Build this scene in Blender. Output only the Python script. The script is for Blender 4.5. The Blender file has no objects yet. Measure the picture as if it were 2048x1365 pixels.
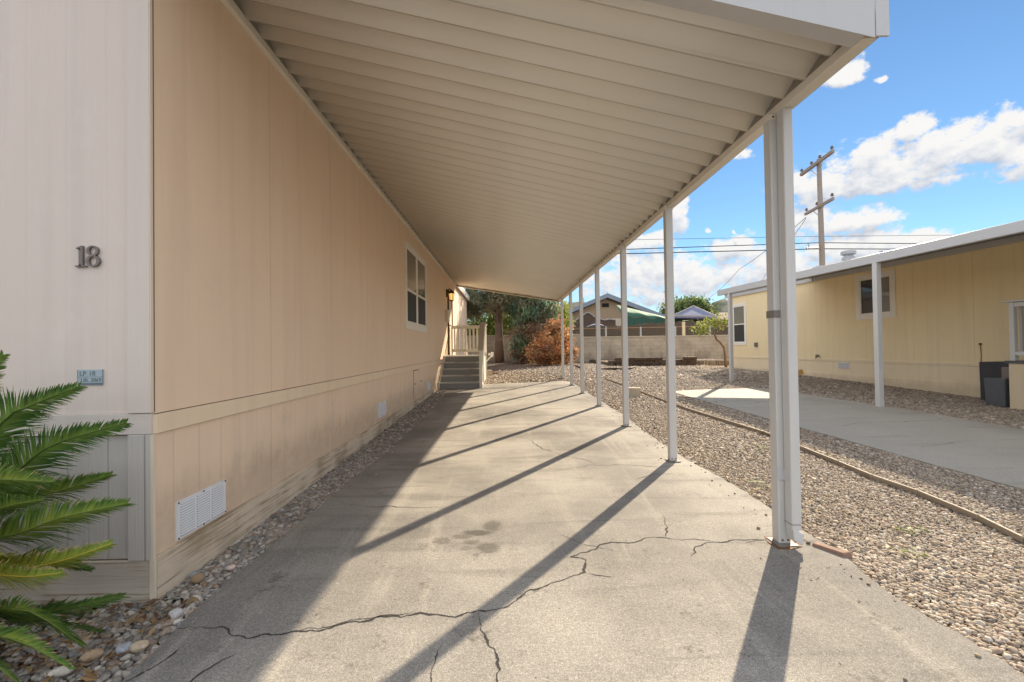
import bpy, bmesh, math, random
import numpy as np
from mathutils import Matrix, Vector
R_ = math.radians
random.seed(7)
rng = np.random.default_rng(11)
scene = bpy.context.scene
COL = scene.collection

# ------------------------------------------------------------------ camera
cam_d = bpy.data.cameras.new('camera')
cam = bpy.data.objects.new('camera', cam_d)
COL.objects.link(cam)
cam_d.sensor_width = 36.0
cam_d.lens = 16.0
cam_d.clip_start = 0.05
cam_d.clip_end = 3000
cam.matrix_world = (Matrix.Translation((0, 0, 1.24)) @ Matrix.Rotation(-0.0143, 4, 'Z')
                    @ Matrix.Rotation(math.pi / 2 + 0.0137, 4, 'X') @ Matrix.Rotation(-0.0145, 4, 'Z'))
scene.camera = cam
scene.render.resolution_x = 1024
scene.render.resolution_y = 682

# ------------------------------------------------------------------ light
SUN_AZ, SUN_EL = R_(35.7), R_(29.8)
sun_d = bpy.data.lights.new('sun', 'SUN')
sun = bpy.data.objects.new('sun', sun_d)
COL.objects.link(sun)
sun_d.energy = 5.0
sun_d.angle = R_(0.55)
sun_d.color = (1.0, 0.84, 0.62)
sdir = Vector((math.sin(SUN_AZ) * math.cos(SUN_EL), math.cos(SUN_AZ) * math.cos(SUN_EL), math.sin(SUN_EL)))
sun.rotation_euler = (-sdir).to_track_quat('-Z', 'Y').to_euler()
sun.location = (20, 30, 20)

scene.view_settings.view_transform = 'Standard'
scene.view_settings.look = 'None'
scene.view_settings.gamma = 1
scene.view_settings.exposure = 1.0
SKY_STRENGTH = 0.085
SKY_TINT = (0.56, 0.71, 0.80)
CLOUD_GAIN, CLOUD_FILL = 5.6, 1.15


# ------------------------------------------------------------------ node helper
class NT:
    def __init__(self, tree):
        self.t = tree
        self.n = tree.nodes
        self.l = tree.links

    def new(self, typ, **kw):
        nd = self.n.new(typ)
        for k, v in kw.items():
            setattr(nd, k, v)
        return nd

    def put(self, sock, val):
        if val is None:
            return
        if isinstance(val, bpy.types.NodeSocket):
            self.l.new(val, sock)
        else:
            if sock.type == 'RGBA' and hasattr(val, '__len__') and len(val) == 3:
                val = (*val, 1)
            sock.default_value = val

    def math(self, op, a, b=None, c=None, clamp=False):
        nd = self.new('ShaderNodeMath', operation=op, use_clamp=clamp)
        self.put(nd.inputs[0], a)
        self.put(nd.inputs[1], b)
        self.put(nd.inputs[2], c)
        return nd.outputs[0]

    def vmath(self, op, a, b=None):
        nd = self.new('ShaderNodeVectorMath', operation=op)
        self.put(nd.inputs[0], a)
        self.put(nd.inputs[1], b)
        return nd.outputs[0]

    def comb(self, x, y, z=0.0):
        nd = self.new('ShaderNodeCombineXYZ')
        self.put(nd.inputs[0], x); self.put(nd.inputs[1], y); self.put(nd.inputs[2], z)
        return nd.outputs[0]

    def sep(self, v):
        nd = self.new('ShaderNodeSeparateXYZ')
        self.put(nd.inputs[0], v)
        return nd.outputs

    def noise(self, vec, scale, detail=4, rough=0.55, dist=0.0, col=False):
        nd = self.new('ShaderNodeTexNoise')
        self.put(nd.inputs['Vector'], vec)
        nd.inputs['Scale'].default_value = scale
        nd.inputs['Detail'].default_value = detail
        nd.inputs['Roughness'].default_value = rough
        nd.inputs['Distortion'].default_value = dist
        return nd.outputs['Color' if col else 'Fac']

    def voro(self, vec, scale, feature='F1', rnd=1.0):
        nd = self.new('ShaderNodeTexVoronoi', feature=feature)
        self.put(nd.inputs['Vector'], vec)
        nd.inputs['Scale'].default_value = scale
        nd.inputs['Randomness'].default_value = rnd
        return nd

    def ramp(self, fac, stops, interp='LINEAR'):
        nd = self.new('ShaderNodeValToRGB')
        cr = nd.color_ramp
        cr.interpolation = interp
        while len(cr.elements) < len(stops):
            cr.elements.new(0.5)
        for e, (p, c) in zip(cr.elements, stops):
            e.position = p
            if not hasattr(c, '__len__'):
                c = (c, c, c)
            e.color = (*c, 1)
        self.put(nd.inputs[0], fac)
        return nd.outputs[0]

    def mix(self, fac, a, b, mode='MIX'):
        nd = self.new('ShaderNodeMix', data_type='RGBA', blend_type=mode)
        self.put(nd.inputs[0], fac)
        self.put(nd.inputs[6], a)
        self.put(nd.inputs[7], b)
        return nd.outputs[2]

    def map(self, vec, scale=(1, 1, 1), loc=(0, 0, 0), rot=(0, 0, 0)):
        nd = self.new('ShaderNodeMapping')
        self.put(nd.inputs[0], vec)
        nd.inputs[1].default_value = loc
        nd.inputs[2].default_value = rot
        nd.inputs[3].default_value = scale
        return nd.outputs[0]

    def pos(self):
        return self.new('ShaderNodeNewGeometry').outputs['Position']

    def obj(self):
        return self.new('ShaderNodeTexCoord').outputs['Object']

    def sstep(self, x, a, b):
        nd = self.new('ShaderNodeMapRange', interpolation_type='SMOOTHSTEP')
        self.put(nd.inputs[0], x)
        nd.inputs[1].default_value = a
        nd.inputs[2].default_value = b
        return nd.outputs[0]

    def bump(self, h, strength=0.3, dist=0.01):
        nd = self.new('ShaderNodeBump')
        nd.inputs['Strength'].default_value = strength
        nd.inputs['Distance'].default_value = dist
        self.put(nd.inputs['Height'], h)
        return nd.outputs[0]


def new_mat(name):
    m = bpy.data.materials.new(name)
    m.use_nodes = True
    nt = NT(m.node_tree)
    b = m.node_tree.nodes['Principled BSDF']
    return m, nt, b


# ------------------------------------------------------------------ sky with clouds
def build_world():
    w = bpy.data.worlds.new('World')
    scene.world = w
    w.use_nodes = True
    nt = NT(w.node_tree)
    bg = w.node_tree.nodes['Background']
    sky = nt.new('ShaderNodeTexSky', sky_type='NISHITA')
    sky.sun_disc = False
    sky.sun_elevation = SUN_EL
    sky.sun_rotation = SUN_AZ
    sky.altitude = 100
    sky.air_density = 1.0
    sky.dust_density = 0.0
    sky.ozone_density = 1.5
    dirv = nt.new('ShaderNodeTexCoord').outputs['Generated']
    X, Y, Z = nt.sep(nt.vmath('NORMALIZE', dirv))
    az = nt.math('ARCTAN2', X, Y)
    el = nt.math('ARCSINE', Z)
    q0 = nt.comb(az, el, 0.0)
    warp = nt.noise(q0, 11.0, 3, 0.6, col=True)
    q = nt.vmath('ADD', q0, nt.vmath('MULTIPLY', nt.vmath('SUBTRACT', warp, (0.5, 0.5, 0.5)), (0.085, 0.05, 0.0)))
    # cumulus banks of this afternoon's sky: bearing and height (given as slopes against the view axis), half sizes
    C = [(1925, 290, 165, 40), (1858, 256, 46, 26), (1760, 328, 105, 50), (1650, 368, 92, 34), (1830, 345, 130, 32), (2080, 290, 90, 52), (2060, 222, 40, 22),
         (1735, 436, 85, 24), (1640, 440, 56, 44), (1690, 492, 150, 30), (1868, 476, 74, 24), (1560, 530, 160, 34), (1330, 555, 160, 50), (1360, 425, 26, 32),
         (1300, 490, 44, 20), (1490, 490, 62, 24), (1490, 312, 20, 14), (1695, 138, 46, 18), (1776, 143, 15, 8), (1430, 457, 9, 5), (1479, 457, 6, 5)]

    def bank(vec):
        best = None
        for (u, v, ru, rv) in C:
            dx, dz = (u - 1011) / 910.0, (695 - v - 0.0145 * (u - 1011)) / 910.0
            a = math.atan(dx); e = math.atan(dz / math.sqrt(1 + dx * dx))
            ra = ru * 1.12 / 910.0 / (1 + dx * dx); re = rv * 1.15 / 910.0 / math.sqrt(1 + dx * dx)
            d = nt.vmath('MULTIPLY', nt.vmath('SUBTRACT', vec, (a, e, 0)), (1 / ra, 1 / re, 0))
            dd = nt.new('ShaderNodeVectorMath', operation='DOT_PRODUCT')
            nt.put(dd.inputs[0], d); nt.put(dd.inputs[1], d)
            best = dd.outputs['Value'] if best is None else nt.math('MINIMUM', best, dd.outputs['Value'])
        return nt.math('MAXIMUM', nt.math('SUBTRACT', 1.0, best), -1.8)
    b0 = bank(q)
    b1 = bank(nt.vmath('ADD', q, (0.006, 0.022, 0.0)))
    # broken cumulus added out of view, beside and behind the camera, as shade fill
    away = nt.sstep(nt.math('ABSOLUTE', nt.math('SUBTRACT', az, 0.35)), 0.62, 0.95)
    far = nt.math('MULTIPLY', nt.math('SUBTRACT', nt.noise(nt.map(q0, (2.6, 5.0, 1)), 1.3, 3), 0.43), 9.0)
    far = nt.math('SUBTRACT', nt.math('MULTIPLY', nt.math('ADD', far, 1.8), away), 1.8)
    n1 = nt.noise(nt.map(q0, (1, 1.35, 1)), 21.0, 9, 0.67)
    n1b = nt.noise(nt.map(q0, (1, 1.35, 1), (0.009, 0.021, 0)), 21.0, 3, 0.67)
    nn = nt.math('MULTIPLY', nt.math('SUBTRACT', n1, 0.5), 4.8)
    d0 = nt.math('ADD', nt.math('MAXIMUM', b0, far), nn)
    cover = nt.sstep(d0, -0.20, 0.65)
    hz = nt.sstep(el, 0.0, 0.09)
    cover = nt.math('MULTIPLY', cover, nt.math('ADD', 0.6, nt.math('MULTIPLY', hz, 0.4)))
    up = nt.math('SUBTRACT', b0, b1)                     # > 0 near a cloud's top, < 0 near its base
    lum = nt.math('ADD', 0.87, nt.math('ADD', nt.math('MULTIPLY', up, 0.30), nt.math('MULTIPLY', nt.math('SUBTRACT', n1, n1b), 0.85)))
    lum = nt.math('SUBTRACT', lum, nt.math('MULTIPLY', nt.sstep(d0, 0.4, 2.2), 0.10))
    ccol = nt.ramp(lum, [(0.40, (0.44, 0.50, 0.60)), (0.66, (0.62, 0.66, 0.74)), (0.84, (0.84, 0.86, 0.90)), (1.0, (1.0, 0.99, 0.97))])
    # out-of-view clouds get extra brightness, added to fill the shaded faces
    gain = nt.math('MULTIPLY', nt.math('ADD', 1.0, nt.math('MULTIPLY', away, CLOUD_FILL)), CLOUD_GAIN)
    ccol = nt.vmath('MULTIPLY', ccol, nt.comb(gain, gain, gain))
    skyc = nt.mix(1.0, sky.outputs[0], SKY_TINT, 'MULTIPLY')
    # thin milky haze low over the rooftops
    low = nt.math('MULTIPLY', nt.math('SUBTRACT', 1.0, nt.sstep(el, 0.0, 0.20)), 0.55)
    skyc = nt.mix(low, skyc, (3.3, 3.9, 4.5))
    out = nt.mix(cover, skyc, ccol)
    nt.put(bg.inputs[0], out)
    bg.inputs[1].default_value = SKY_STRENGTH
    w.cycles.sampling_method = 'MANUAL'
    w.cycles.sample_map_resolution = 256


build_world()

# ------------------------------------------------------------------ scene graph helpers
OFF = {}


def props(o, label=None, cat=None, group=None, kind=None):
    if label: o['label'] = label
    if cat: o['category'] = cat
    if group: o['group'] = group
    if kind: o['kind'] = kind
    return o


def thing(name, label, cat, loc=(0, 0, 0), rz=0.0, group=None):
    o = bpy.data.objects.new(name, None)
    o.empty_display_size = 0.2
    COL.objects.link(o)
    o.location = loc
    o.rotation_euler = (0, 0, rz)
    OFF[o.name] = Vector(loc) if rz == 0 else Vector((0, 0, 0))
    return props(o, label, cat, group)


class MB:
    def __init__(self):
        self.v = []; self.f = []; self.c = None

    def box(self, x0, y0, z0, x1, y1, z1):
        if x0 > x1: x0, x1 = x1, x0
        if y0 > y1: y0, y1 = y1, y0
        if z0 > z1: z0, z1 = z1, z0
        n = len(self.v)
        self.v += [(x0, y0, z0), (x1, y0, z0), (x1, y1, z0), (x0, y1, z0), (x0, y0, z1), (x1, y0, z1), (x1, y1, z1), (x0, y1, z1)]
        self.f += [(n, n + 3, n + 2, n + 1), (n + 4, n + 5, n + 6, n + 7), (n, n + 1, n + 5, n + 4), (n + 1, n + 2, n + 6, n + 5),
                   (n + 2, n + 3, n + 7, n + 6), (n + 3, n, n + 4, n + 7)]
        return self

    def hexa(self, pts):
        n = len(self.v)
        self.v += [tuple(p) for p in pts]
        self.f += [(n, n + 3, n + 2, n + 1), (n + 4, n + 5, n + 6, n + 7), (n, n + 1, n + 5, n + 4), (n + 1, n + 2, n + 6, n + 5),
                   (n + 2, n + 3, n + 7, n + 6), (n + 3, n, n + 4, n + 7)]
        return self

    def bar(self, a, b, w, h, up=(0, 0, 1)):
        a = Vector(a); b = Vector(b); d = (b - a).normalized()
        s = d.cross(Vector(up))
        if s.length < 1e-5: s = d.cross(Vector((1, 0, 0)))
        s.normalize(); u = s.cross(d)
        s *= w / 2; u *= h / 2
        return self.hexa([a - s - u, a + s - u, b + s - u, b - s - u, a - s + u, a + s + u, b + s + u, b - s + u])

    def tube(self, pts, rad, n=8, caps=True):
        pts = [Vector(p) for p in pts]
        if not hasattr(rad, '__len__'): rad = [rad] * len(pts)
        base = len(self.v)
        ref = None
        for i, p in enumerate(pts):
            d = (pts[min(i + 1, len(pts) - 1)] - pts[max(i - 1, 0)]).normalized()
            if ref is None or abs(ref.dot(d)) > 0.95:
                ref = Vector((0, 0, 1)) if abs(d.z) < 0.9 else Vector((1, 0, 0))
            s = d.cross(ref).normalized(); u = s.cross(d)
            for k in range(n):
                a = 2 * math.pi * k / n
                self.v.append(tuple(p + (s * math.cos(a) + u * math.sin(a)) * rad[i]))
        for i in range(len(pts) - 1):
            for k in range(n):
                a = base + i * n + k; b = base + i * n + (k + 1) % n
                self.f.append((a, b, b + n, a + n))
        if caps:
            self.f.append(tuple(base + k for k in range(n))[::-1])
            e = base + (len(pts) - 1) * n
            self.f.append(tuple(e + k for k in range(n)))
        return self

    def lathe(self, prof, c, n=20):
        base = len(self.v)
        for (r, z) in prof:
            for k in range(n):
                a = 2 * math.pi * k / n
                self.v.append((c[0] + r * math.cos(a), c[1] + r * math.sin(a), c[2] + z))
        for i in range(len(prof) - 1):
            for k in range(n):
                a = base + i * n + k; b = base + i * n + (k + 1) % n
                self.f.append((a, b, b + n, a + n))
        self.f.append(tuple(base + k for k in range(n))[::-1])
        e = base + (len(prof) - 1) * n
        self.f.append(tuple(e + k for k in range(n)))
        return self

    def prism(self, poly, fn0, fn1):
        """poly of 2-d points; fn0/fn1 map a point to 3-d for the two caps"""
        n = len(self.v); m = len(poly)
        self.v += [tuple(fn0(p)) for p in poly] + [tuple(fn1(p)) for p in poly]
        self.f.append(tuple(range(n, n + m))[::-1])
        self.f.append(tuple(range(n + m, n + 2 * m)))
        for i in range(m):
            j = (i + 1) % m
            self.f.append((n + i, n + j, n + m + j, n + m + i))
        return self

    def poly(self, pts):
        n = len(self.v)
        self.v += [tuple(p) for p in pts]
        self.f.append(tuple(range(n, n + len(pts))))
        return self

    def build(self, name, mat, parent=None, smooth=False, bevel=0.0, recalc=True):
        off = Vector((0, 0, 0))
        if parent is not None:
            off = OFF.get(parent.name, Vector((0, 0, 0)))
        me = bpy.data.meshes.new(name)
        me.from_pydata([(p[0] - off.x, p[1] - off.y, p[2] - off.z) for p in self.v], [], self.f)
        if recalc:
            bm = bmesh.new(); bm.from_mesh(me)
            bmesh.ops.recalc_face_normals(bm, faces=bm.faces)
            bm.to_mesh(me); bm.free()
        if self.c is not None:
            ca = me.color_attributes.new('tint', 'FLOAT_COLOR', 'POINT')
            ca.data.foreach_set('color', np.asarray(self.c, dtype=np.float32).ravel())
        if smooth:
            me.polygons.foreach_set('use_smooth', [True] * len(me.polygons))
        me.materials.append(mat)
        o = bpy.data.objects.new(name, me)
        COL.objects.link(o)
        if parent is not None:
            o.parent = parent
            OFF[o.name] = off
        if bevel > 0:
            md = o.modifiers.new('bevel', 'BEVEL')
            md.width = bevel; md.segments = 2; md.limit_method = 'ANGLE'
        return o


def mesh_np(name, V, F, mat, tint=None, smooth=True, parent=None):
    """V (n,3) F (m,k) arrays -> one mesh object"""
    off = OFF.get(parent.name, Vector((0, 0, 0))) if parent is not None else Vector((0, 0, 0))
    me = bpy.data.meshes.new(name)
    V = V - np.array(off)[None, :]
    me.vertices.add(len(V)); me.vertices.foreach_set('co', V.astype(np.float32).ravel())
    k = F.shape[1]
    me.loops.add(F.size); me.loops.foreach_set('vertex_index', F.astype(np.int32).ravel())
    me.polygons.add(len(F))
    me.polygons.foreach_set('loop_start', np.arange(0, F.size, k, dtype=np.int32))
    me.polygons.foreach_set('loop_total', np.full(len(F), k, dtype=np.int32))
    me.polygons.foreach_set('use_smooth', np.full(len(F), smooth, dtype=bool))
    me.update(calc_edges=True)
    if tint is not None:
        ca = me.color_attributes.new('tint', 'FLOAT_COLOR', 'POINT')
        t = np.concatenate([tint, np.ones((len(tint), 1))], 1) if tint.shape[1] == 3 else tint
        ca.data.foreach_set('color', t.astype(np.float32).ravel())
    me.materials.append(mat)
    o = bpy.data.objects.new(name, me)
    COL.objects.link(o)
    if parent is not None:
        o.parent = parent
        OFF[o.name] = off
    return o


# ------------------------------------------------------------------ terrain height
def gz(x, y):
    x = np.asarray(x, float); y = np.asarray(y, float)
    s = .0216 + .0025 * np.clip(x, -2, 2)
    z = s * np.clip(y - 2.8, 0, 11.2)
    t = np.clip(x / 6, 0, 1)
    far = .55 * (1 - t) + .37 * t
    k = np.clip((y - 14) / 10, 0, 1)
    return z + (far - z) * k


def g1(x, y): return float(gz(x, y))


def inpoly(px, py, poly):
    r = np.zeros(px.shape, bool)
    n = len(poly)
    for i in range(n):
        x0, y0 = poly[i]; x1, y1 = poly[(i + 1) % n]
        c = ((y0 > py) != (y1 > py)) & (px < (x1 - x0) * (py - y0) / (y1 - y0 + 1e-12) + x0)
        r ^= c
    return r


# ------------------------------------------------------------------ materials
def paint(name, col, rough=0.5, var=0.06, scale=6.0, bump=0.05, dirt=None, spec=0.4):
    m, nt, b = new_mat(name)
    p = nt.obj()
    n = nt.noise(p, scale, 5)
    n2 = nt.noise(nt.map(p, (1, 1, 0.15)), scale * 4, 4)
    c = nt.mix(nt.math('MULTIPLY', n, 1.0), tuple(v * (1 - var) for v in col), tuple(min(1, v * (1 + var)) for v in col))
    c = nt.mix(nt.sstep(n2, 0.55, 0.8), c, tuple(v * (1 - 2 * var) for v in col))
    if dirt:
        c = nt.mix(nt.math('MULTIPLY', nt.sstep(nt.noise(p, scale * 1.7, 6, 0.7), 0.55, 0.75), 0.5), c, dirt)
    nt.put(b.inputs['Base Color'], c)
    nt.put(b.inputs['Roughness'], nt.math('ADD', rough - 0.08, nt.math('MULTIPLY', n2, 0.16)))
    b.inputs['Specular IOR Level'].default_value = spec
    if bump:
        nt.put(b.inputs['Normal'], nt.bump(nt.noise(p, 60, 3), bump, 0.003))
    return m


def siding(name, col, axis, groove=0.2032, phase=0.0, grain=0.5, weather=0.0, weather_col=(0.33, 0.25, 0.16), gdepth=0.35, along=2, under=None, splash=0.0):
    """painted wood siding with vertical grooves every `groove` metres along `axis` (0=x, 1=y); along = grain direction"""
    m, nt, b = new_mat(name)
    p = nt.obj()
    xyz = nt.sep(p)
    sc = [55, 55, 55]; sc[along] = 1.6
    gr = nt.noise(nt.map(p, tuple(sc)), 1.0, 6, 0.62, 0.6)
    sc2 = [160, 160, 160]; sc2[along] = 4.0
    gr2 = nt.noise(nt.map(p, tuple(sc2)), 1.0, 3, 0.5)
    big = nt.noise(nt.map(p, (1, 1, 0.5)), 1.1, 4)
    c = nt.mix(big, tuple(v * 0.93 for v in col), tuple(min(1, v * 1.06) for v in col))
    streak = nt.noise(nt.map(p, (7, 7, 0.35)), 1.0, 4, 0.6)
    c = nt.mix(nt.math('MULTIPLY', nt.sstep(streak, 0.46, 0.68), 0.25), c, (col[0] * 0.80, col[1] * 0.80, col[2] * 0.84))
    if under:
        c = nt.mix(nt.math('MULTIPLY', nt.sstep(nt.noise(p, 3.1, 6, 0.65), 0.52, 0.7), 0.35), c, under)
    h = nt.math('ADD', nt.math('MULTIPLY', gr, grain), nt.math('MULTIPLY', gr2, grain * 0.5))
    if groove:
        a = nt.math('ADD', xyz[axis], phase)
        fr = nt.math('ABSOLUTE', nt.math('SUBTRACT', nt.math('FRACT', nt.math('DIVIDE', a, groove)), 0.5))
        ln = nt.sstep(fr, 0.5 - 0.006 / groove, 0.5 - 0.002 / groove)
        wv = nt.math('MULTIPLY', ln, nt.math('ADD', 0.35, nt.math('MULTIPLY', nt.noise(nt.map(p, (2, 2, 0.6)), 1.0, 2), 0.8)))
        c = nt.mix(nt.math('MULTIPLY', wv, gdepth), c, tuple(v * 0.45 for v in col))
        h = nt.math('SUBTRACT', h, nt.math('MULTIPLY', ln, 2.6 * gdepth))
        sm = nt.math('ABSOLUTE', nt.math('SUBTRACT', nt.math('FRACT', nt.math('DIVIDE', a, groove * 6)), 0.5))
        seam = nt.sstep(sm, 0.5 - 0.004 / (groove * 6), 0.5 - 0.002 / (groove * 6))
        c = nt.mix(nt.math('MULTIPLY', seam, 0.45), c, tuple(v * 0.4 for v in col))
    # rusty nail heads
    vd = nt.voro(nt.comb(xyz[axis], xyz[2], 0.0), 2.6)
    nail = nt.math('LESS_THAN', vd.outputs['Distance'], 0.010)
    c = nt.mix(nt.math('MULTIPLY', nail, 0.75), c, (0.10, 0.07, 0.05))
    if weather > 0:
        w = nt.sstep(nt.math('ADD', gr, nt.math('MULTIPLY', nt.math('SUBTRACT', nt.noise(p, 2.4, 4), 0.5), 0.9)), 0.62 - 0.27 * weather, 0.70)
        c = nt.mix(nt.math('MULTIPLY', w, 0.8), c, weather_col)
        deep = nt.sstep(gr, 0.57, 0.64)
        c = nt.mix(nt.math('MULTIPLY', nt.math('MULTIPLY', deep, w), 0.8), c, tuple(v * 0.45 for v in weather_col))
    if splash:
        sp_ = nt.math('MULTIPLY', nt.math('SUBTRACT', 1.0, nt.sstep(nt.math('ADD', nt.sep(nt.pos())[2], nt.math('MULTIPLY', nt.noise(nt.map(p, (5, 5, 1.5)), 1.0, 5, 0.7), -0.35)), splash - 0.25, splash)), nt.noise(p, 7, 5, 0.7))
        c = nt.mix(nt.math('MULTIPLY', sp_, 0.6), c, (0.30, 0.22, 0.145))
    nt.put(b.inputs['Base Color'], c)
    b.inputs['Roughness'].default_value = 0.62
    b.inputs['Specular IOR Level'].default_value = 0.25
    nt.put(b.inputs['Normal'], nt.bump(h, 0.45, 0.004))
    return m


PEACH = (0.82, 0.635, 0.475)
M = {}
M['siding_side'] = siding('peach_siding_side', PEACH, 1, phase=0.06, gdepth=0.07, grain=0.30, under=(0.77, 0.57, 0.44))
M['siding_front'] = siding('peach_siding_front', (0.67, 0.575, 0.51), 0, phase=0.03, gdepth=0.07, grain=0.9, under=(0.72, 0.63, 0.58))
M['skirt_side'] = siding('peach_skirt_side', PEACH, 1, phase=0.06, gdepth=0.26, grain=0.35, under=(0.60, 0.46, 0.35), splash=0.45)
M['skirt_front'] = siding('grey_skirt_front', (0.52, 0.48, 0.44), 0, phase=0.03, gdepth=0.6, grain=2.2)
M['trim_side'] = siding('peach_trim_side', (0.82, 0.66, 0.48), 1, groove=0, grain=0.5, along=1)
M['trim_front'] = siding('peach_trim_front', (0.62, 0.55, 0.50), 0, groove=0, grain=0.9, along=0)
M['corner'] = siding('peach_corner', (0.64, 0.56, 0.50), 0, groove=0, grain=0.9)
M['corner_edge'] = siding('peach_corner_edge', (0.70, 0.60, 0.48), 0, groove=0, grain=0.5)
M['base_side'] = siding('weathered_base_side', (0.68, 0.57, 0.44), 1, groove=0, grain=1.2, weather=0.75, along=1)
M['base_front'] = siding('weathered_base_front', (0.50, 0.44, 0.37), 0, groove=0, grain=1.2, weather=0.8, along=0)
M['yellow'] = siding('yellow_siding', (0.88, 0.735, 0.46), 1, groove=0.2032, gdepth=0.14, grain=0.25, under=(0.82, 0.65, 0.39))
M['yellow_skirt'] = siding('yellow_skirt', (0.85, 0.715, 0.50), 1, groove=0, grain=0.25, splash=0.30)
M['white_trim'] = paint('white_trim', (0.82, 0.79, 0.72), 0.5, 0.05)
M['cream_trim'] = paint('cream_trim', (0.70, 0.61, 0.48), 0.55, 0.06)
M['alu'] = paint('cream_aluminium', (0.72, 0.675, 0.59), 0.40, 0.03, 3.0, 0.015)


def sheet_metal():
    m, nt, b = new_mat('ribbed_cream_aluminium')
    p = nt.obj()
    X, Y, Z = nt.sep(p)
    # shade on the far side of every rib, painted into the colour, broken by noise
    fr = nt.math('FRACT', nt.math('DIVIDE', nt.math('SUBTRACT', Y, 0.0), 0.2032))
    rib_shade = nt.math('MULTIPLY', nt.math('SUBTRACT', 1.0, nt.sstep(fr, 0.30, 0.80)), nt.ramp(nt.noise(nt.map(p, (0.8, 5, 1)), 1.6, 5, 0.65), [(0.3, 0.35), (0.7, 1.0)]))
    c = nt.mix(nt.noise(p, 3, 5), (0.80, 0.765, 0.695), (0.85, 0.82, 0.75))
    c = nt.mix(nt.math('MULTIPLY', rib_shade, 0.38), c, (0.50, 0.45, 0.37))
    lap_shade = nt.math('MULTIPLY', nt.math('LESS_THAN', nt.math('ABSOLUTE', nt.math('SUBTRACT', fr, 0.030)), 0.030), nt.ramp(nt.noise(nt.map(p, (1.2, 8, 1)), 2.0, 3), [(0.3, 0.55), (0.7, 1.0)]))  # dark line at each lip: joint dirt plus painted-in hem shadow
    c = nt.mix(nt.math('MULTIPLY', lap_shade, 0.6), c, (0.30, 0.26, 0.20))
    nt.put(b.inputs['Base Color'], c)
    b.inputs['Roughness'].default_value = 0.30
    b.inputs['Specular IOR Level'].default_value = 0.55
    nt.put(b.inputs['Normal'], nt.bump(nt.noise(nt.map(p, (0.6, 3, 1)), 2.0, 3), 0.12, 0.01))
    return m


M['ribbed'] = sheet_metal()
M['alu_white'] = paint('white_aluminium', (0.51, 0.51, 0.515), 0.33, 0.03, 3.0, 0.015, dirt=(0.50, 0.48, 0.45))
M['post'] = paint('white_post_paint', (0.56, 0.55, 0.53), 0.36, 0.03, 3.0, 0.015)
M['rust'] = paint('rusty_steel', (0.16, 0.085, 0.045), 0.8, 0.3, 30, 0.3)
M['plate_metal'] = paint('galvanised_plate', (0.22, 0.20, 0.18), 0.6, 0.2, 25, 0.2)
M['vent_white'] = paint('vent_white', (0.74, 0.75, 0.77), 0.45, 0.03)
M['vent_slot'] = paint('vent_slot', (0.40, 0.40, 0.41), 0.8, 0.1)
M['dark'] = paint('dark_void', (0.02, 0.02, 0.02), 0.8, 0.1)
M['black_metal'] = paint('black_metal', (0.03, 0.025, 0.02), 0.5, 0.2)
M['bronze'] = paint('bronze_numerals', (0.17, 0.145, 0.13), 0.45, 0.15, 40)
M['brick'] = paint('terracotta_brick', (0.25, 0.155, 0.11), 0.85, 0.25, 25, 0.5)
M['block'] = paint('concrete_block', (0.46, 0.40, 0.30), 0.9, 0.15, 18, 0.5)
M['bin'] = paint('charcoal_plastic', (0.045, 0.045, 0.052), 0.55, 0.2, 8)
M['bin2'] = paint('grey_plastic', (0.10, 0.105, 0.115), 0.55, 0.2, 8)
M['bin3'] = paint('taupe_plastic', (0.22, 0.185, 0.165), 0.55, 0.1, 8)
M['grey_steps'] = siding('grey_step_paint', (0.27, 0.27, 0.265), 0, groove=0, grain=0.8, along=0)
M['grey_treads'] = siding('worn_tread_paint', (0.50, 0.49, 0.46), 0, groove=0, grain=0.8, weather=0.35, weather_col=(0.30, 0.27, 0.23), along=0)
M['rail_wood'] = siding('beige_rail_paint', (0.74, 0.70, 0.61), 0, groove=0, grain=0.4)
M['rail_cap'] = siding('brown_rail_cap', (0.52, 0.45, 0.36), 1, groove=0, grain=0.4, along=1)
M['roofing'] = paint('grey_roofing', (0.23, 0.24, 0.26), 0.8, 0.12, 4, 0.3)
M['pole_wood'] = siding('pole_wood', (0.29, 0.24, 0.205), 0, groove=0, grain=1.0, weather=0.3)
M['edging'] = siding('bender_board', (0.31, 0.255, 0.19), 1, groove=0, grain=0.8, weather=0.3, along=1)
M['timber'] = siding('dark_timber', (0.075, 0.05, 0.036), 0, groove=0, grain=1.2, weather=0.5, weather_col=(0.12, 0.09, 0.065), along=0)
M['fence_wood'] = siding('old_fence_wood', (0.11, 0.085, 0.06), 0, groove=0.14, gdepth=0.9, grain=1.0)
M['bark'] = siding('bark', (0.20, 0.135, 0.095), 0, groove=0, grain=1.6, weather=0.5, weather_col=(0.09, 0.06, 0.045))
M['cream_wall'] = paint('cream_porch', (0.66, 0.54, 0.36), 0.6, 0.05)
M['wire'] = paint('black_cable', (0.03, 0.03, 0.035), 0.6, 0.1)
M['galv'] = paint('galvanised', (0.42, 0.43, 0.44), 0.4, 0.1)
M['closure'] = paint('grey_closure', (0.26, 0.24, 0.21), 0.7, 0.2)
M['pipe_white'] = paint('white_pipe', (0.75, 0.73, 0.68), 0.4, 0.05)


def glass(name, col, rough=0.04):
    m, nt, b = new_mat(name)
    n = nt.noise(nt.obj(), 3.0, 3)
    nt.put(b.inputs['Base Color'], nt.mix(n, tuple(v * 0.8 for v in col), tuple(v * 1.2 for v in col)))
    b.inputs['Roughness'].default_value = rough
    b.inputs['Specular IOR Level'].default_value = 0.8
    nt.put(b.inputs['Normal'], nt.bump(n, 0.03, 0.01))
    return m


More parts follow.
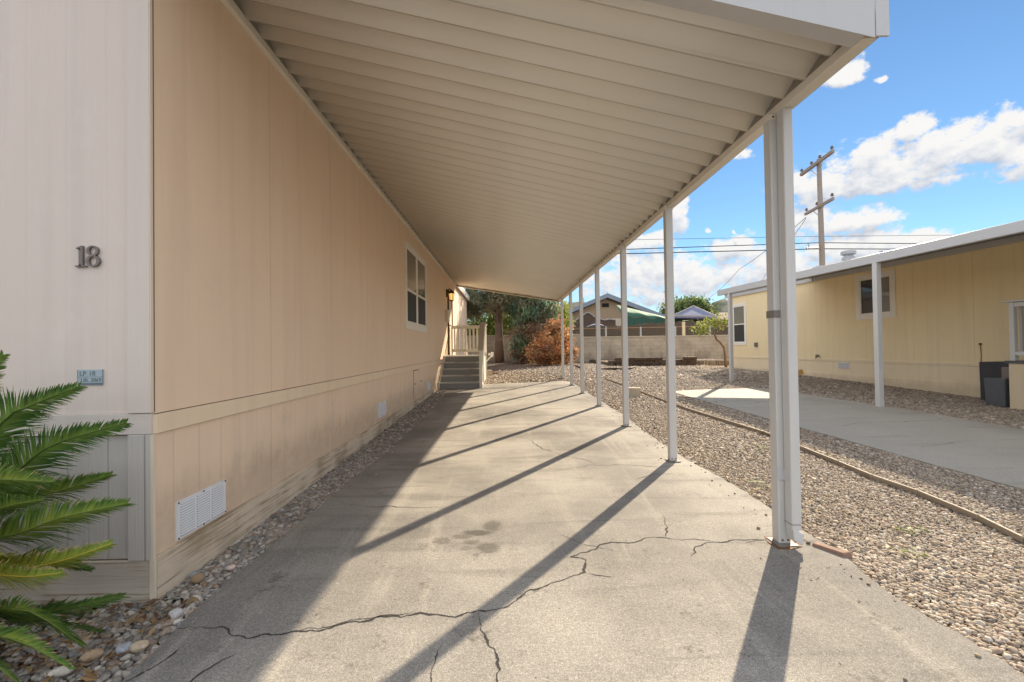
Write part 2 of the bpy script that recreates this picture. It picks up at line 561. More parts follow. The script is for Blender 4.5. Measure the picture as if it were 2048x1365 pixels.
M['glass_dark'] = glass('window_glass_dark', (0.045, 0.045, 0.05))
M['glass_blind'] = glass('window_glass_blind', (0.22, 0.21, 0.19))
M['glass_mid'] = glass('window_glass_mid', (0.11, 0.105, 0.095))


def screen_mat():
    m, nt, b = new_mat('insect_screen')
    nt.put(b.inputs['Base Color'], nt.mix(nt.noise(nt.obj(), 400, 2), (0.025, 0.025, 0.028), (0.06, 0.06, 0.06)))
    b.inputs['Roughness'].default_value = 0.75
    return m


M['screen'] = screen_mat()


def stone_mat(name):
    m, nt, b = new_mat(name)
    at = nt.new('ShaderNodeAttribute', attribute_name='tint').outputs['Color']
    p = nt.pos()
    n = nt.noise(p, 90, 4, 0.65)
    c = nt.mix(1.0, at, nt.ramp(n, [(0.25, 0.72), (0.7, 1.18)]), 'MULTIPLY')
    nt.put(b.inputs['Base Color'], c)
    b.inputs['Roughness'].default_value = 0.8
    b.inputs['Specular IOR Level'].default_value = 0.3
    nt.put(b.inputs['Normal'], nt.bump(nt.noise(p, 220, 3), 0.35, 0.004))
    return m


M['stone'] = stone_mat('pebble')


def leaf_mat(name, rough=0.55, trans=0.25):
    m, nt, b = new_mat(name)
    at = nt.new('ShaderNodeAttribute', attribute_name='tint').outputs['Color']
    nt.put(b.inputs['Base Color'], at)
    b.inputs['Roughness'].default_value = rough
    b.inputs['Specular IOR Level'].default_value = 0.35
    if trans > 0:
        tr = nt.new('ShaderNodeBsdfTranslucent')
        nt.put(tr.inputs['Color'], at)
        mx = nt.new('ShaderNodeMixShader')
        mx.inputs[0].default_value = trans
        out = [n for n in m.node_tree.nodes if n.type == 'OUTPUT_MATERIAL'][0]
        nt.l.new(b.outputs[0], mx.inputs[1])
        nt.l.new(tr.outputs[0], mx.inputs[2])
        nt.l.new(mx.outputs[0], out.inputs[0])
    return m


M['leaf'] = leaf_mat('foliage', 0.6, 0.4)
M['frond'] = leaf_mat('sago_leaflets', 0.5, 0.25)


def ground_mat():
    m, nt, b = new_mat('gravel_ground')
    p = nt.pos()
    xy = nt.vmath('MULTIPLY', p, (1, 1, 0))
    jit = nt.vmath('ADD', xy, nt.vmath('MULTIPLY', nt.vmath('SUBTRACT', nt.noise(xy, 30, 3, col=True), (0.5, 0.5, 0.5)), (0.02, 0.02, 0)))
    v1 = nt.voro(jit, 30)
    ve = nt.voro(jit, 30, 'DISTANCE_TO_EDGE')
    r = nt.sep(v1.outputs['Color'])
    stone = nt.ramp(r[0], [(0.0, (0.20, 0.16, 0.13)), (0.25, (0.33, 0.27, 0.215)), (0.5, (0.42, 0.36, 0.29)), (0.75, (0.36, 0.25, 0.195)), (1.0, (0.58, 0.53, 0.46))])
    edge = nt.sstep(ve.outputs['Distance'], 0.0, 0.16)
    c = nt.mix(edge, (0.09, 0.07, 0.055), stone)
    big = nt.noise(xy, 0.5, 5, 0.6)
    c = nt.mix(1.0, c, nt.ramp(big, [(0.3, 0.82), (0.7, 1.12)]), 'MULTIPLY')
    # bare earth under the trees and far away
    X, Y, Z = nt.sep(p)
    line = nt.math('MINIMUM', nt.math('ADD', 17.3, nt.math('MULTIPLY', X, 1.05)), 21.5)
    far = nt.sstep(nt.math('SUBTRACT', nt.math('ADD', Y, nt.math('MULTIPLY', nt.math('SUBTRACT', big, 0.5), 2.0)), line), -0.4, 0.6)
    left = nt.math('MULTIPLY', nt.sstep(nt.math('MULTIPLY', X, -1.0), 1.45, 1.75), nt.math('SUBTRACT', 1.0, nt.sstep(Y, 3.0, 4.0)))
    earth = nt.mix(nt.noise(xy, 14, 6, 0.7), (0.12, 0.085, 0.065), (0.32, 0.235, 0.18))
    c = nt.mix(nt.math('MAXIMUM', far, nt.math('MULTIPLY', left, 0.8)), c, earth)
    litter = nt.sstep(nt.noise(xy, 22, 5, 0.7), 0.66, 0.72)
    c = nt.mix(nt.math('MULTIPLY', litter, 0.6), c, (0.30, 0.19, 0.09))
    nt.put(b.inputs['Base Color'], c)
    b.inputs['Roughness'].default_value = 0.92
    b.inputs['Specular IOR Level'].default_value = 0.15
    h = nt.math('ADD', nt.math('MULTIPLY', edge, 1.0), nt.math('MULTIPLY', r[1], 0.8))
    nt.put(b.inputs['Normal'], nt.bump(h, 0.9, 0.022))
    return m


M['ground'] = ground_mat()


def slab_mat():
    m, nt, b = new_mat('old_asphalt_drive')
    p = nt.pos()
    xy = nt.vmath('MULTIPLY', p, (1, 1, 0))
    X, Y, Z = nt.sep(p)
    wear = nt.noise(xy, 0.7, 5, 0.6)
    c = nt.mix(nt.sstep(wear, 0.36, 0.64), (0.235, 0.22, 0.20), (0.385, 0.36, 0.32))
    # newer, paler topping on the far two thirds; coarse open asphalt nearest the street
    coarse = nt.math('SUBTRACT', 1.0, nt.sstep(nt.math('ADD', Y, nt.math('MULTIPLY', nt.math('SUBTRACT', nt.noise(xy, 1.6, 4), 0.5), 2.0)), 2.2, 4.6))
    c = nt.mix(nt.math('MULTIPLY', coarse, 0.22), c, (0.17, 0.16, 0.145))
    edgew = nt.sstep(nt.math('ADD', nt.math('MULTIPLY', X, -1.0), nt.math('MULTIPLY', nt.noise(xy, 2.2, 4), 0.5)), 1.15, 1.65)
    c = nt.mix(nt.math('MULTIPLY', edgew, 0.35), c, (0.13, 0.125, 0.125))
    # trowel and tyre smears
    sm = nt.noise(nt.map(xy, (0.7, 5.0, 1), rot=(0, 0, 0.35)), 1.0, 5, 0.6, 0.8)
    c = nt.mix(nt.math('MULTIPLY', nt.sstep(sm, 0.50, 0.68), 0.5), c, (0.165, 0.155, 0.14))
    sm2 = nt.noise(nt.map(xy, (5.0, 0.5, 1), rot=(0, 0, -0.06)), 1.0, 4, 0.6, 0.4)
    c = nt.mix(nt.math('MULTIPLY', nt.sstep(sm2, 0.52, 0.70), 0.4), c, (0.42, 0.39, 0.335))
    # aggregate speckle
    a1 = nt.voro(xy, 300)
    sp = nt.sep(a1.outputs['Color'])
    c = nt.mix(nt.math('ADD', 0.22, nt.math('MULTIPLY', coarse, 0.5)), c, nt.mix(1.0, c, nt.ramp(sp[0], [(0.0, 0.55), (0.5, 0.98), (0.86, 1.2), (1.0, 1.8)]), 'MULTIPLY'))
    c = nt.mix(1.0, c, nt.ramp(nt.noise(xy, 60, 4, 0.7), [(0.3, 0.84), (0.7, 1.14)]), 'MULTIPLY')
    pit = nt.math('LESS_THAN', nt.voro(xy, 9).outputs['Distance'], 0.045)
    c = nt.mix(nt.math('MULTIPLY', pit, 0.7), c, (0.05, 0.045, 0.04))
    # loose dark fines along the old cracks and the street end
    rough_p = nt.sstep(nt.math('ADD', nt.noise(xy, 3.4, 6, 0.7), nt.math('MULTIPLY', nt.math('SUBTRACT', nt.noise(xy, 34, 5, 0.75), 0.5), 0.5)), 0.58, 0.72)
    c = nt.mix(nt.math('MULTIPLY', rough_p, nt.math('ADD', 0.26, nt.math('MULTIPLY', coarse, 0.45))), c, (0.085, 0.078, 0.068))
    # oil drips
    wob = nt.vmath('ADD', xy, nt.vmath('MULTIPLY', nt.vmath('SUBTRACT', nt.noise(xy, 9, 4, 0.65, col=True), (0.5, 0.5, 0.5)), (0.09, 0.09, 0)))
    st = None
    for (sx, sy, rx, ry, k) in [(-0.13, 2.83, .085, .075, .75), (-0.425, 2.94, .065, .05, .6), (-0.30, 3.00, .075, .04, .65), (-0.205, 3.06, .12, .05, .95), (-0.11, 3.17, .075, .10, .7),
                                (-0.235, 2.92, .06, .045, .6), (-0.27, 2.83, .04, .03, .4), (-0.62, 3.06, .16, .10, .28), (0.55, 6.0, .5, .25, .3), (-0.2, 7.6, .5, .4, .25), (0.9, 5.3, .35, .18, .3)]:
        d = nt.vmath('MULTIPLY', nt.vmath('SUBTRACT', wob, (sx, sy, 0)), (1 / rx, 1 / ry, 0))
        ln = nt.new('ShaderNodeVectorMath', operation='LENGTH')
        nt.put(ln.inputs[0], d)
        s = nt.math('MULTIPLY', nt.math('SUBTRACT', 1.0, nt.sstep(ln.outputs['Value'], 0.55, 1.15)), k)
        st = s if st is None else nt.math('MAXIMUM', st, s)
    c = nt.mix(nt.math('MULTIPLY', st, 0.75), c, (0.055, 0.048, 0.038))
    nt.put(b.inputs['Base Color'], c)
    b.inputs['Roughness'].default_value = 0.85
    b.inputs['Specular IOR Level'].default_value = 0.2
    h = nt.math('ADD', nt.math('MULTIPLY', sp[1], nt.math('ADD', 0.25, coarse)), nt.noise(xy, 14, 4))
    nt.put(b.inputs['Normal'], nt.bump(h, 0.45, 0.006))
    return m


M['slab'] = slab_mat()


def concrete_mat(name, a, bcol, cracks=True):
    m, nt, b = new_mat(name)
    p = nt.pos()
    c = nt.mix(nt.noise(p, 1.2, 6, 0.6), a, bcol)
    c = nt.mix(1.0, c, nt.ramp(nt.noise(p, 45, 4, 0.7), [(0.3, 0.88), (0.7, 1.1)]), 'MULTIPLY')
    blot = nt.noise(p, 0.55, 6, 0.65)
    c = nt.mix(nt.math('MULTIPLY', nt.sstep(blot, 0.5, 0.7), 0.35), c, tuple(v * 0.68 for v in a))
    sm = nt.noise(nt.map(p, (0.8, 4.0, 1), rot=(0, 0, 0.2)), 1.0, 4)
    c = nt.mix(nt.math('MULTIPLY', nt.sstep(sm, 0.55, 0.75), 0.3), c, tuple(v * 0.6 for v in a))
    nt.put(b.inputs['Base Color'], c)
    b.inputs['Roughness'].default_value = 0.82
    nt.put(b.inputs['Normal'], nt.bump(nt.noise(p, 80, 4), 0.3, 0.004))
    return m


M['concrete'] = concrete_mat('pale_concrete', (0.32, 0.288, 0.238), (0.41, 0.375, 0.312))
M['road'] = concrete_mat('street_asphalt', (0.10, 0.10, 0.10), (0.16, 0.155, 0.15))


def hill_mat():
    m, nt, b = new_mat('dry_hill')
    n = nt.noise(nt.pos(), 0.09, 5, 0.6)
    nt.put(b.inputs['Base Color'], nt.ramp(n, [(0.35, (0.075, 0.09, 0.075)), (0.55, (0.15, 0.15, 0.125)), (0.7, (0.21, 0.20, 0.17))]))
    b.inputs['Roughness'].default_value = 1.0
    b.inputs['Specular IOR Level'].default_value = 0.0
    return m


M['hill'] = hill_mat()


def blockwall_mat():
    m, nt, b = new_mat('block_wall')
    p = nt.pos()
    X, Y, Z = nt.sep(p)
    br = nt.new('ShaderNodeTexBrick')
    nt.put(br.inputs['Vector'], nt.comb(X, Z, 0))
    br.inputs['Scale'].default_value = 1.0
    br.inputs['Brick Width'].default_value = 0.41
    br.inputs['Row Height'].default_value = 0.205
    br.inputs['Mortar Size'].default_value = 0.008
    br.inputs['Color1'].default_value = (0.50, 0.42, 0.32, 1)
    br.inputs['Color2'].default_value = (0.44, 0.375, 0.29, 1)
    br.inputs['Mortar'].default_value = (0.34, 0.29, 0.225, 1)
    n = nt.noise(p, 1.5, 6, 0.65)
    c = nt.mix(1.0, br.outputs[0], nt.ramp(n, [(0.3, 0.72), (0.7, 1.15)]), 'MULTIPLY')
    st = nt.sstep(nt.math('ADD', nt.noise(nt.map(p, (2, 2, 0.7)), 1.3, 5), nt.math('MULTIPLY', Z, -0.22)), 0.28, 0.5)
    c = nt.mix(nt.math('MULTIPLY', st, 0.45), c, (0.17, 0.13, 0.10))
    nt.put(b.inputs['Base Color'], c)
    b.inputs['Roughness'].default_value = 0.9
    nt.put(b.inputs['Normal'], nt.bump(nt.math('ADD', nt.noise(p, 40, 4), nt.math('MULTIPLY', br.outputs['Fac'], -0.8)), 0.4, 0.01))
    return m


M['blockwall'] = blockwall_mat()


def cloth(name, col, trans=0.3):
    m, nt, b = new_mat(name)
    c = nt.mix(nt.noise(nt.obj(), 5, 4), tuple(v * 0.8 for v in col), tuple(min(1, v * 1.2) for v in col))
    nt.put(b.inputs['Base Color'], c)
    b.inputs['Roughness'].default_value = 0.8
    return m


M['green_cloth'] = cloth('green_shade_cloth', (0.03, 0.115, 0.07))
M['purple_cloth'] = cloth('lavender_canopy', (0.175, 0.19, 0.28))
M['white_cloth'] = cloth('white_hem', (0.42, 0.40, 0.40))
M['blue_tarp'] = cloth('blue_tarp', (0.085, 0.09, 0.19))
M['brown_tarp'] = cloth('brown_tarp', (0.10, 0.065, 0.05))
M['beige_stucco'] = paint('beige_stucco', (0.42, 0.31, 0.20), 0.85, 0.08)
M['bluegrey_trim'] = paint('bluegrey_trim', (0.24, 0.28, 0.34), 0.7, 0.08)
M['hot'] = None


def lamp_glass():
    m, nt, b = new_mat('amber_lamp_glass')
    b.inputs['Base Color'].default_value = (0.9, 0.5, 0.15, 1)
    b.inputs['Roughness'].default_value = 0.2
    nt.put(b.inputs['Emission Color'], nt.mix(nt.noise(nt.obj(), 20, 2), (1.0, 0.50, 0.10), (1.0, 0.66, 0.22)))
    b.inputs['Emission Strength'].default_value = 0.55
    return m


M['amber'] = lamp_glass()

# ================================================================== SETTING
# ground sheet
xs = np.concatenate([[-600, -200, -60, -25], np.arange(-12, 16.01, 0.5), [25, 60, 200, 600]])
ys = np.concatenate([[-300, -60, -20], np.arange(-8, 30.01, 0.5), [40, 80, 250, 700, 1500]])
GX, GY = np.meshgrid(xs, ys, indexing='ij')
nx, ny = GX.shape
GV = np.stack([GX.ravel(), GY.ravel(), gz(GX, GY).ravel() - 0.03], 1)
idx = np.arange(nx * ny).reshape(nx, ny)
GF = np.stack([idx[:-1, :-1], idx[1:, :-1], idx[1:, 1:], idx[:-1, 1:]], -1).reshape(-1, 4)
o = mesh_np('ground', GV, GF, M['ground'])
props(o, kind='structure')


def densify(pts, step, jit, seed):
    r = random.Random(seed)
    out = []
    for (a, b2) in zip(pts[:-1], pts[1:]):
        L = math.dist(a, b2); n = max(1, int(L / step))
        for i in range(n):
            t = i / n
            out.append((a[0] + (b2[0] - a[0]) * t + r.uniform(-jit, jit), a[1] + (b2[1] - a[1]) * t + r.uniform(-jit, jit)))
    out.append(pts[-1])
    return out


slab_right = [(1.95, -2.6), (1.90, 0.6), (1.90, 1.60), (1.91, 1.85), (1.885, 2.06), (1.88, 2.30), (1.955, 2.62), (1.955, 2.90), (1.955, 3.45), (1.95, 3.85), (1.905, 4.3), (1.85, 4.9),
              (1.84, 6.0), (1.90, 7.4), (1.86, 8.3), (1.865, 9.3), (1.82, 10.3), (1.835, 12.0), (1.78, 12.7), (1.62, 13.02)]
slab_left = [(1.62, 13.02), (1.24, 12.90), (0.40, 12.93), (-0.40, 12.97), (-1.30, 12.95), (-1.52, 12.4), (-1.50, 11.3), (-1.42, 9.5), (-1.38, 7.7), (-1.385, 5.4), (-1.45, 4.4), (-1.465, 3.6), (-1.51, 3.05), (-1.52, 2.56),
             (-1.515, 2.27), (-1.49, 2.0), (-1.47, 1.75), (-1.44, 1.2), (-1.40, 0.5), (-1.40, -2.6)]
SLAB = densify(slab_right, 0.07, 0.012, 1)[:-1] + densify(slab_left, 0.07, 0.012, 2)


def sheet(name, poly, mat, lift, thick, maxlen=0.6):
    """flat slab following the terrain, triangulated, with a skirt"""
    bm = bmesh.new()
    vs = [bm.verts.new((x, y, 0)) for x, y in poly]
    f = bm.faces.new(vs)
    y0 = min(p[1] for p in poly); y1 = max(p[1] for p in poly)
    for yy in list(np.arange(math.ceil(y0 * 2) / 2, y1, 0.5)) + [2.8]:
        bmesh.ops.bisect_plane(bm, geom=bm.verts[:] + bm.edges[:] + bm.faces[:], plane_co=(0, yy, 0), plane_no=(0, 1, 0))
    for xx in (-2, 0, 2, 4, 6, 8):
        bmesh.ops.bisect_plane(bm, geom=bm.verts[:] + bm.edges[:] + bm.faces[:], plane_co=(xx, 0, 0), plane_no=(1, 0, 0))
    bmesh.ops.triangulate(bm, faces=bm.faces[:])
    r = bmesh.ops.extrude_face_region(bm, geom=bm.faces[:])
    top = set(v for v in r['geom'] if isinstance(v, bmesh.types.BMVert))
    for v in bm.verts:
        z = g1(v.co.x, v.co.y)
        v.co.z = z + lift if v in top else z + lift - thick
    bmesh.ops.recalc_face_normals(bm, faces=bm.faces)
    me = bpy.data.meshes.new(name)
    bm.to_mesh(me); bm.free()
    me.materials.append(mat)
    o = bpy.data.objects.new(name, me)
    COL.objects.link(o)
    return props(o, kind='structure')


sheet('driveway', SLAB, M['slab'], 0.0, 0.08)
NDRIVE = densify([(4.75, -2.6), (4.42, 1.5), (4.20, 3.7), (4.02, 6.0), (3.84, 8.3), (3.70, 10.25), (4.3, 10.40), (5.0, 10.50), (5.9, 10.55)], 0.2, 0.012, 3)[:-1] + \
         densify([(5.9, 10.55), (6.15, 10.2), (6.28, 8.9), (6.58, 7.7), (6.66, 6.7), (6.68, 5.7), (6.9, 2.0), (7.2, -2.6)], 0.2, 0.01, 4)
sheet('neighbour_driveway', NDRIVE, M['concrete'], 0.0, 0.08)
sheet('street', [(-40, -12), (40, -12), (40, -2.62), (-40, -2.62)], M['road'], 0.0, 0.06)


# cracks in the driveway: thin jagged dark ribbons of dirt lying 1.5 mm proud of the slab
def crack(pts, w, seed):
    r = random.Random(seed)
    P = [Vector((p[0], p[1])) for p in pts]
    # midpoint displacement
    for it in range(4):
        Q = []
        for a, b2 in zip(P[:-1], P[1:]):
            d = (b2 - a); n = Vector((-d.y, d.x))
            Q += [a, (a + b2) / 2 + n * r.uniform(-0.13, 0.13)]
        Q.append(P[-1]); P = Q
    mb = MB()
    ww = w
    L = len(P)
    for i, p in enumerate(P):
        d = (P[min(i + 1, L - 1)] - P[max(i - 1, 0)]).normalized(); n = Vector((-d.y, d.x))
        ww = max(0.55 * w, min(1.7 * w, ww + r.uniform(-0.5, 0.5) * w))
        tp = min(1, 4 * i / L + 0.3, 4 * (L - 1 - i) / L + 0.15)
        z = g1(p.x, p.y) + 0.0015
        for s in (-1, 1):
            q = p + n * s * ww * tp * 0.5
            mb.v.append((q.x, q.y, z))
    for i in range(L - 1):
        mb.f.append((2 * i, 2 * i + 1, 2 * i + 3, 2 * i + 2))
    o = mb.build('driveway_crack', M['crack'], recalc=False)
    props(o, kind='structure')


M['crack'] = paint('crack_dirt', (0.035, 0.03, 0.028), 0.95, 0.3, 40, 0.3)
crack([(-1.49, 2.08), (-1.28, 2.082), (-1.224, 2.026), (-1.14, 1.996), (-1.0, 2.018), (-.84, 2.036), (-.68, 2.096), (-.6, 2.143), (-.506, 2.127), (-.37, 2.142), (-.25, 2.117), (-.138, 2.165),
       (.004, 2.209), (.107, 2.34), (.242, 2.409), (.418, 2.508), (.449, 2.653), (.361, 2.689), (.571, 2.846), (.876, 2.923), (1.032, 2.908), (1.293, 2.847), (1.62, 2.867)], 0.0095, 5)
crack([(1.293, 2.847), (1.45, 2.875), (1.625, 2.865)], 0.007, 51)
crack([(-1.0, 2.02), (-.8, 2.07), (-.62, 2.13), (-.45, 2.16)], 0.006, 6)
crack([(-.142, 2.153), (-.107, 1.984), (-.061, 1.885), (-.039, 1.769), (-.048, 1.70), (-.06, 1.5)], 0.007, 7)
crack([(1.293, 2.847), (1.141, 2.786), (1.058, 2.657)], 0.0055, 8)
crack([(.421, 2.496), (.568, 2.447)], 0.005, 9)
crack([(.34, 3.0), (.478, 2.85), (.669, 2.74)], 0.004, 10)
crack([(.292, 5.77), (.436, 5.245), (.675, 4.898), (.9, 4.62)], 0.007, 11)
crack([(1.118, 3.295), (1.078, 3.081), (1.008, 2.931)], 0.007, 12)
crack([(-1.246, 3.627), (-.8, 3.55), (-.327, 3.49)], 0.006, 13)
crack([(.32, 4.466), (.835, 4.598), (1.497, 4.459), (1.85, 4.5)], 0.007, 14)
crack([(-.6, 7.5), (.952, 7.42), (1.817, 7.282)], 0.01, 15)
crack([(-1.451, 1.751), (-1.391, 1.873), (-1.376, 1.965)], 0.006, 16)
crack([(-1.3, 1.6), (-1.2, 1.75), (-1.12, 1.9)], 0.005, 17)
crack([(-.35, 1.55), (-.3, 1.75), (-.28, 1.95)], 0.004, 18)
crack([(1.15, 4.1), (1.4, 4.25), (1.62, 4.2)], 0.005, 19)
for i, (a, b2) in enumerate([((4.35, 6.2), (6.4, 6.6)), ((4.6, 3.6), (6.7, 4.0)), ((4.05, 8.4), (6.2, 8.6)), ((4.6, 5.0), (5.6, 5.3))]):
    crack([a, ((a[0] + b2[0]) / 2, (a[1] + b2[1]) / 2 + 0.03), b2], 0.008, 30 + i)


# ------------------------------------------------------------------ gravel
def ico(sub):
    bm = bmesh.new()
    bmesh.ops.create_icosphere(bm, subdivisions=sub, radius=1.0)
    bm.verts.ensure_lookup_table()
    V = np.array([v.co[:] for v in bm.verts]); F = np.array([[v.index for v in f.verts] for f in bm.faces])
    bm.free()
    return V, F


def scatter(name, pts, size, sub, pal, mat, lift=0.0, flat=(0.45, 0.8)):
    V0, F0 = ico(sub)
    n = len(pts); k = len(V0)
    s = size * rng.lognormal(0, 0.28, n)
    s = np.minimum(s, size * 2.0)
    ax = rng.uniform(0.75, 1.35, (n, 3)); ax[:, 2] = rng.uniform(flat[0], flat[1], n)
    # lumpy variants
    nv = 24
    var = np.stack([V0 * (1 + rng.normal(0, 0.13, (k, 1))) for _ in range(nv)])
    vi = rng.integers(0, nv, n)
    P = var[vi] * (ax * s[:, None] * 0.5)[:, None, :]
    a = rng.uniform(0, 2 * np.pi, n); t = rng.normal(0, 0.35, n)
    ca, sa = np.cos(a)[:, None], np.sin(a)[:, None]; ct, st = np.cos(t)[:, None], np.sin(t)[:, None]
    x, y, z = P[..., 0], P[..., 1], P[..., 2]
    y, z = y * ct - z * st, y * st + z * ct
    x, y = x * ca - y * sa, x * sa + y * ca
    P = np.stack([x + pts[:, 0:1], y + pts[:, 1:2], z + pts[:, 2:3] + (s * 0.22)[:, None] + lift], -1).reshape(-1, 3)
    F = (F0[None] + (np.arange(n) * k)[:, None, None]).reshape(-1, 3)
    pal = np.array(pal)
    w = pal[:, 3] / pal[:, 3].sum()
    ci = rng.choice(len(pal), n, p=w)
    c = pal[ci, :3] * rng.uniform(0.75, 1.2, (n, 1))
    T = np.repeat(c, k, 0)
    return P, F, T


def jitter_grid(x0, x1, y0, y1, step):
    gx, gy = np.meshgrid(np.arange(x0, x1, step), np.arange(y0, y1, step), indexing='ij')
    x = gx.ravel() + rng.uniform(-0.5, 0.5, gx.size) * step; y = gy.ravel() + rng.uniform(-0.5, 0.5, gx.size) * step
    return x, y


def join_parts(name, parts, mat, label):
    V = []; F = []; T = []; n = 0
    for (v, f, t) in parts:
        V.append(v); F.append(f + n); T.append(t); n += len(v)
    o = mesh_np(name, np.concatenate(V), np.concatenate(F), mat, np.concatenate(T))
    o['kind'] = 'stuff'
    o['label'] = label
    o['category'] = 'gravel'
    return o


PAL_R = [(0.375, 0.305, 0.235, 3), (0.32, 0.255, 0.195, 3), (0.44, 0.375, 0.295, 2.5), (0.24, 0.185, 0.14, 2.2), (0.34, 0.25, 0.19, 1.4), (0.19, 0.165, 0.145, 1.6), (0.54, 0.485, 0.41, 1.0), (0.38, 0.30, 0.19, 0.5)]
PAL_L = [(0.34, 0.305, 0.26, 3), (0.27, 0.245, 0.215, 3), (0.42, 0.385, 0.34, 2), (0.20, 0.18, 0.165, 2), (0.31, 0.24, 0.19, 1.2), (0.50, 0.46, 0.41, 0.7), (0.34, 0.23, 0.15, 0.35), (0.27, 0.28, 0.29, 0.5)]


def right_region(x, y):
    ok = ~inpoly(x, y, SLAB) & ~inpoly(x, y, NDRIVE)
    return ok


parts = []


def field(x0, x1, y0, y1, step, size, sub, ok):
    x, y = jitter_grid(x0, x1, y0, y1, step)
    k = right_region(x, y) & ok(x, y)
    x, y = x[k], y[k]
    parts.append(scatter('g', np.stack([x, y, gz(x, y) - 0.020], 1), size, sub, PAL_R, None))


def before_house(x, y): return x < 9.2 - .08 * (y - 8.8)


field(1.82, 4.0, 1.0, 2.9, .0138, .0178, 2, lambda x, y: x / y < 1.25)
field(1.80, 4.9, 2.9, 4.6, .0145, .0185, 1, lambda x, y: x / y < 1.25)
field(1.75, 9.2, 4.6, 8.0, .0195, .0240, 1, before_house)
field(1.6, 9.0, 8.0, 13.5, .0300, .0340, 1, before_house)
field(-1.7, 8.6, 12.9, 21.5, .052, .050, 1, lambda x, y: y < np.minimum(17.3 + 1.05 * x, 21.5) + rng.normal(0, .35, x.shape))
n = 170      # strays kicked onto the slab edges
y = rng.uniform(1.2, 12.5, n); x = np.where(rng.uniform(0, 1, n) < .65, 1.86 - rng.exponential(.07, n), -1.45 + rng.exponential(.06, n))
parts.append(scatter('g', np.stack([x, y, gz(x, y)], 1), .014, 1, PAL_R, None))
join_parts('gravel', parts, M['stone'], 'tan pea gravel covering the yard between the two driveways')

parts = []
x, y = jitter_grid(-1.80, -1.30, 2.36, 6.0, 0.0165)
k = ~inpoly(x, y, SLAB); x, y = x[k], y[k]
parts.append(scatter('g', np.stack([x, y, gz(x, y) - 0.018], 1), 0.0225, 2, PAL_L, None))
x, y = jitter_grid(-1.80, -1.30, 6.0, 12.0, 0.026)
k = ~inpoly(x, y, SLAB); x, y = x[k], y[k]
parts.append(scatter('g', np.stack([x, y, gz(x, y) - 0.018], 1), 0.034, 1, PAL_L, None))
x, y = jitter_grid(-2.7, -1.40, 1.2, 2.33, 0.0205)
k = ~inpoly(x, y, SLAB) & (rng.uniform(0, 1, x.shape) < np.clip((x + 2.5) / 0.7, 0.15, 1)); x, y = x[k], y[k]
parts.append(scatter('g', np.stack([x, y, gz(x, y) - 0.02], 1), 0.0265, 2, PAL_L, None))
join_parts('river_gravel', parts, M['stone'], 'grey river gravel strip along the foot of the peach wall')

# ================================================================== PEACH MOBILE HOME
WX = -1.79     # side wall plane
FY = 2.34      # front wall plane
END = 21.3     # far end of the house
home = thing('mobile_home', 'peach mobile home with weathered baseboard filling the left side', 'house', (WX, FY, 0))
mb = MB(); mb.box(WX - 0.10, FY + 0.004, 0.926, WX, END, 3.62); mb.build('siding', M['siding_side'], home)
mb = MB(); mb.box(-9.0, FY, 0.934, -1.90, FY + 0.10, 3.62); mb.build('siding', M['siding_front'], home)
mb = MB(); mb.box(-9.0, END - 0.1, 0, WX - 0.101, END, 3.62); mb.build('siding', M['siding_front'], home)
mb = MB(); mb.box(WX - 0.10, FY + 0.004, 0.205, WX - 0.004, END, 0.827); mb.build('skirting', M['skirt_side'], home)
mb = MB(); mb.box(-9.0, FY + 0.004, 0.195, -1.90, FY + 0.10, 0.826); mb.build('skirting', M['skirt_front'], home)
# belt boards, in lengths
ylist = [FY - 0.004, 6.4, 9.75, 13.6, END]
for a, b2 in zip(ylist[:-1], ylist[1:]):
    mb = MB(); mb.box(WX - 0.09, a + 0.002, 0.828, WX + 0.014, b2 - 0.002, 0.925); mb.build('belt_board', M['trim_side'], home, bevel=0.002)
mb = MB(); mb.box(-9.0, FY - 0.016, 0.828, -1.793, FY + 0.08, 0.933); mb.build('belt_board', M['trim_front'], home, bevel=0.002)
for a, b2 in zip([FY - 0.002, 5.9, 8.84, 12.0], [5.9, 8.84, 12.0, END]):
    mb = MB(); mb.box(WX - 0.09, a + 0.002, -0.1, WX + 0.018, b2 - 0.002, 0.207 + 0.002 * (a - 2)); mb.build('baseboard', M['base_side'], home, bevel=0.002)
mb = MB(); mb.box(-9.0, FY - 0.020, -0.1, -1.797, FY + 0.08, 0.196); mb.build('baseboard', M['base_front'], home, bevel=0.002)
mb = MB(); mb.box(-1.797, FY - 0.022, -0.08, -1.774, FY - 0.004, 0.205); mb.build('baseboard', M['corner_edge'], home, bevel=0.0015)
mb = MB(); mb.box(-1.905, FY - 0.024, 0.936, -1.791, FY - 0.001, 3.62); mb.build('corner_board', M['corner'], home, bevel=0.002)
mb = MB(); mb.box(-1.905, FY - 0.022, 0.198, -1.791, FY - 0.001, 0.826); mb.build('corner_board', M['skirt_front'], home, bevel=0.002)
mb = MB(); mb.box(-1.7905, FY - 0.022, 0.205, -1.778, FY - 0.004, 0.827); mb.box(-1.7905, FY - 0.022, 0.936, -1.786, FY - 0.004, 3.6)
mb.build('corner_board', M['corner_edge'], home)
mb = MB()   # low gable roof running back
mb.prism([(-1.70, 3.60), (-5.4, 4.25), (-9.3, 3.60), (-9.3, 3.70), (-5.4, 4.36), (-1.70, 3.70)], lambda p: (p[0], FY - 0.15, p[1]), lambda p: (p[0], END + 0.1, p[1]))
mb.build('roof', M['roofing'], home)
mb = MB(); mb.prism([(-1.80, 3.60), (-9.0, 3.60), (-5.4, 4.24)], lambda p: (p[0], FY + 0.02, p[1]), lambda p: (p[0], FY + 0.06, p[1])); mb.build('gable', M['siding_front'], home)
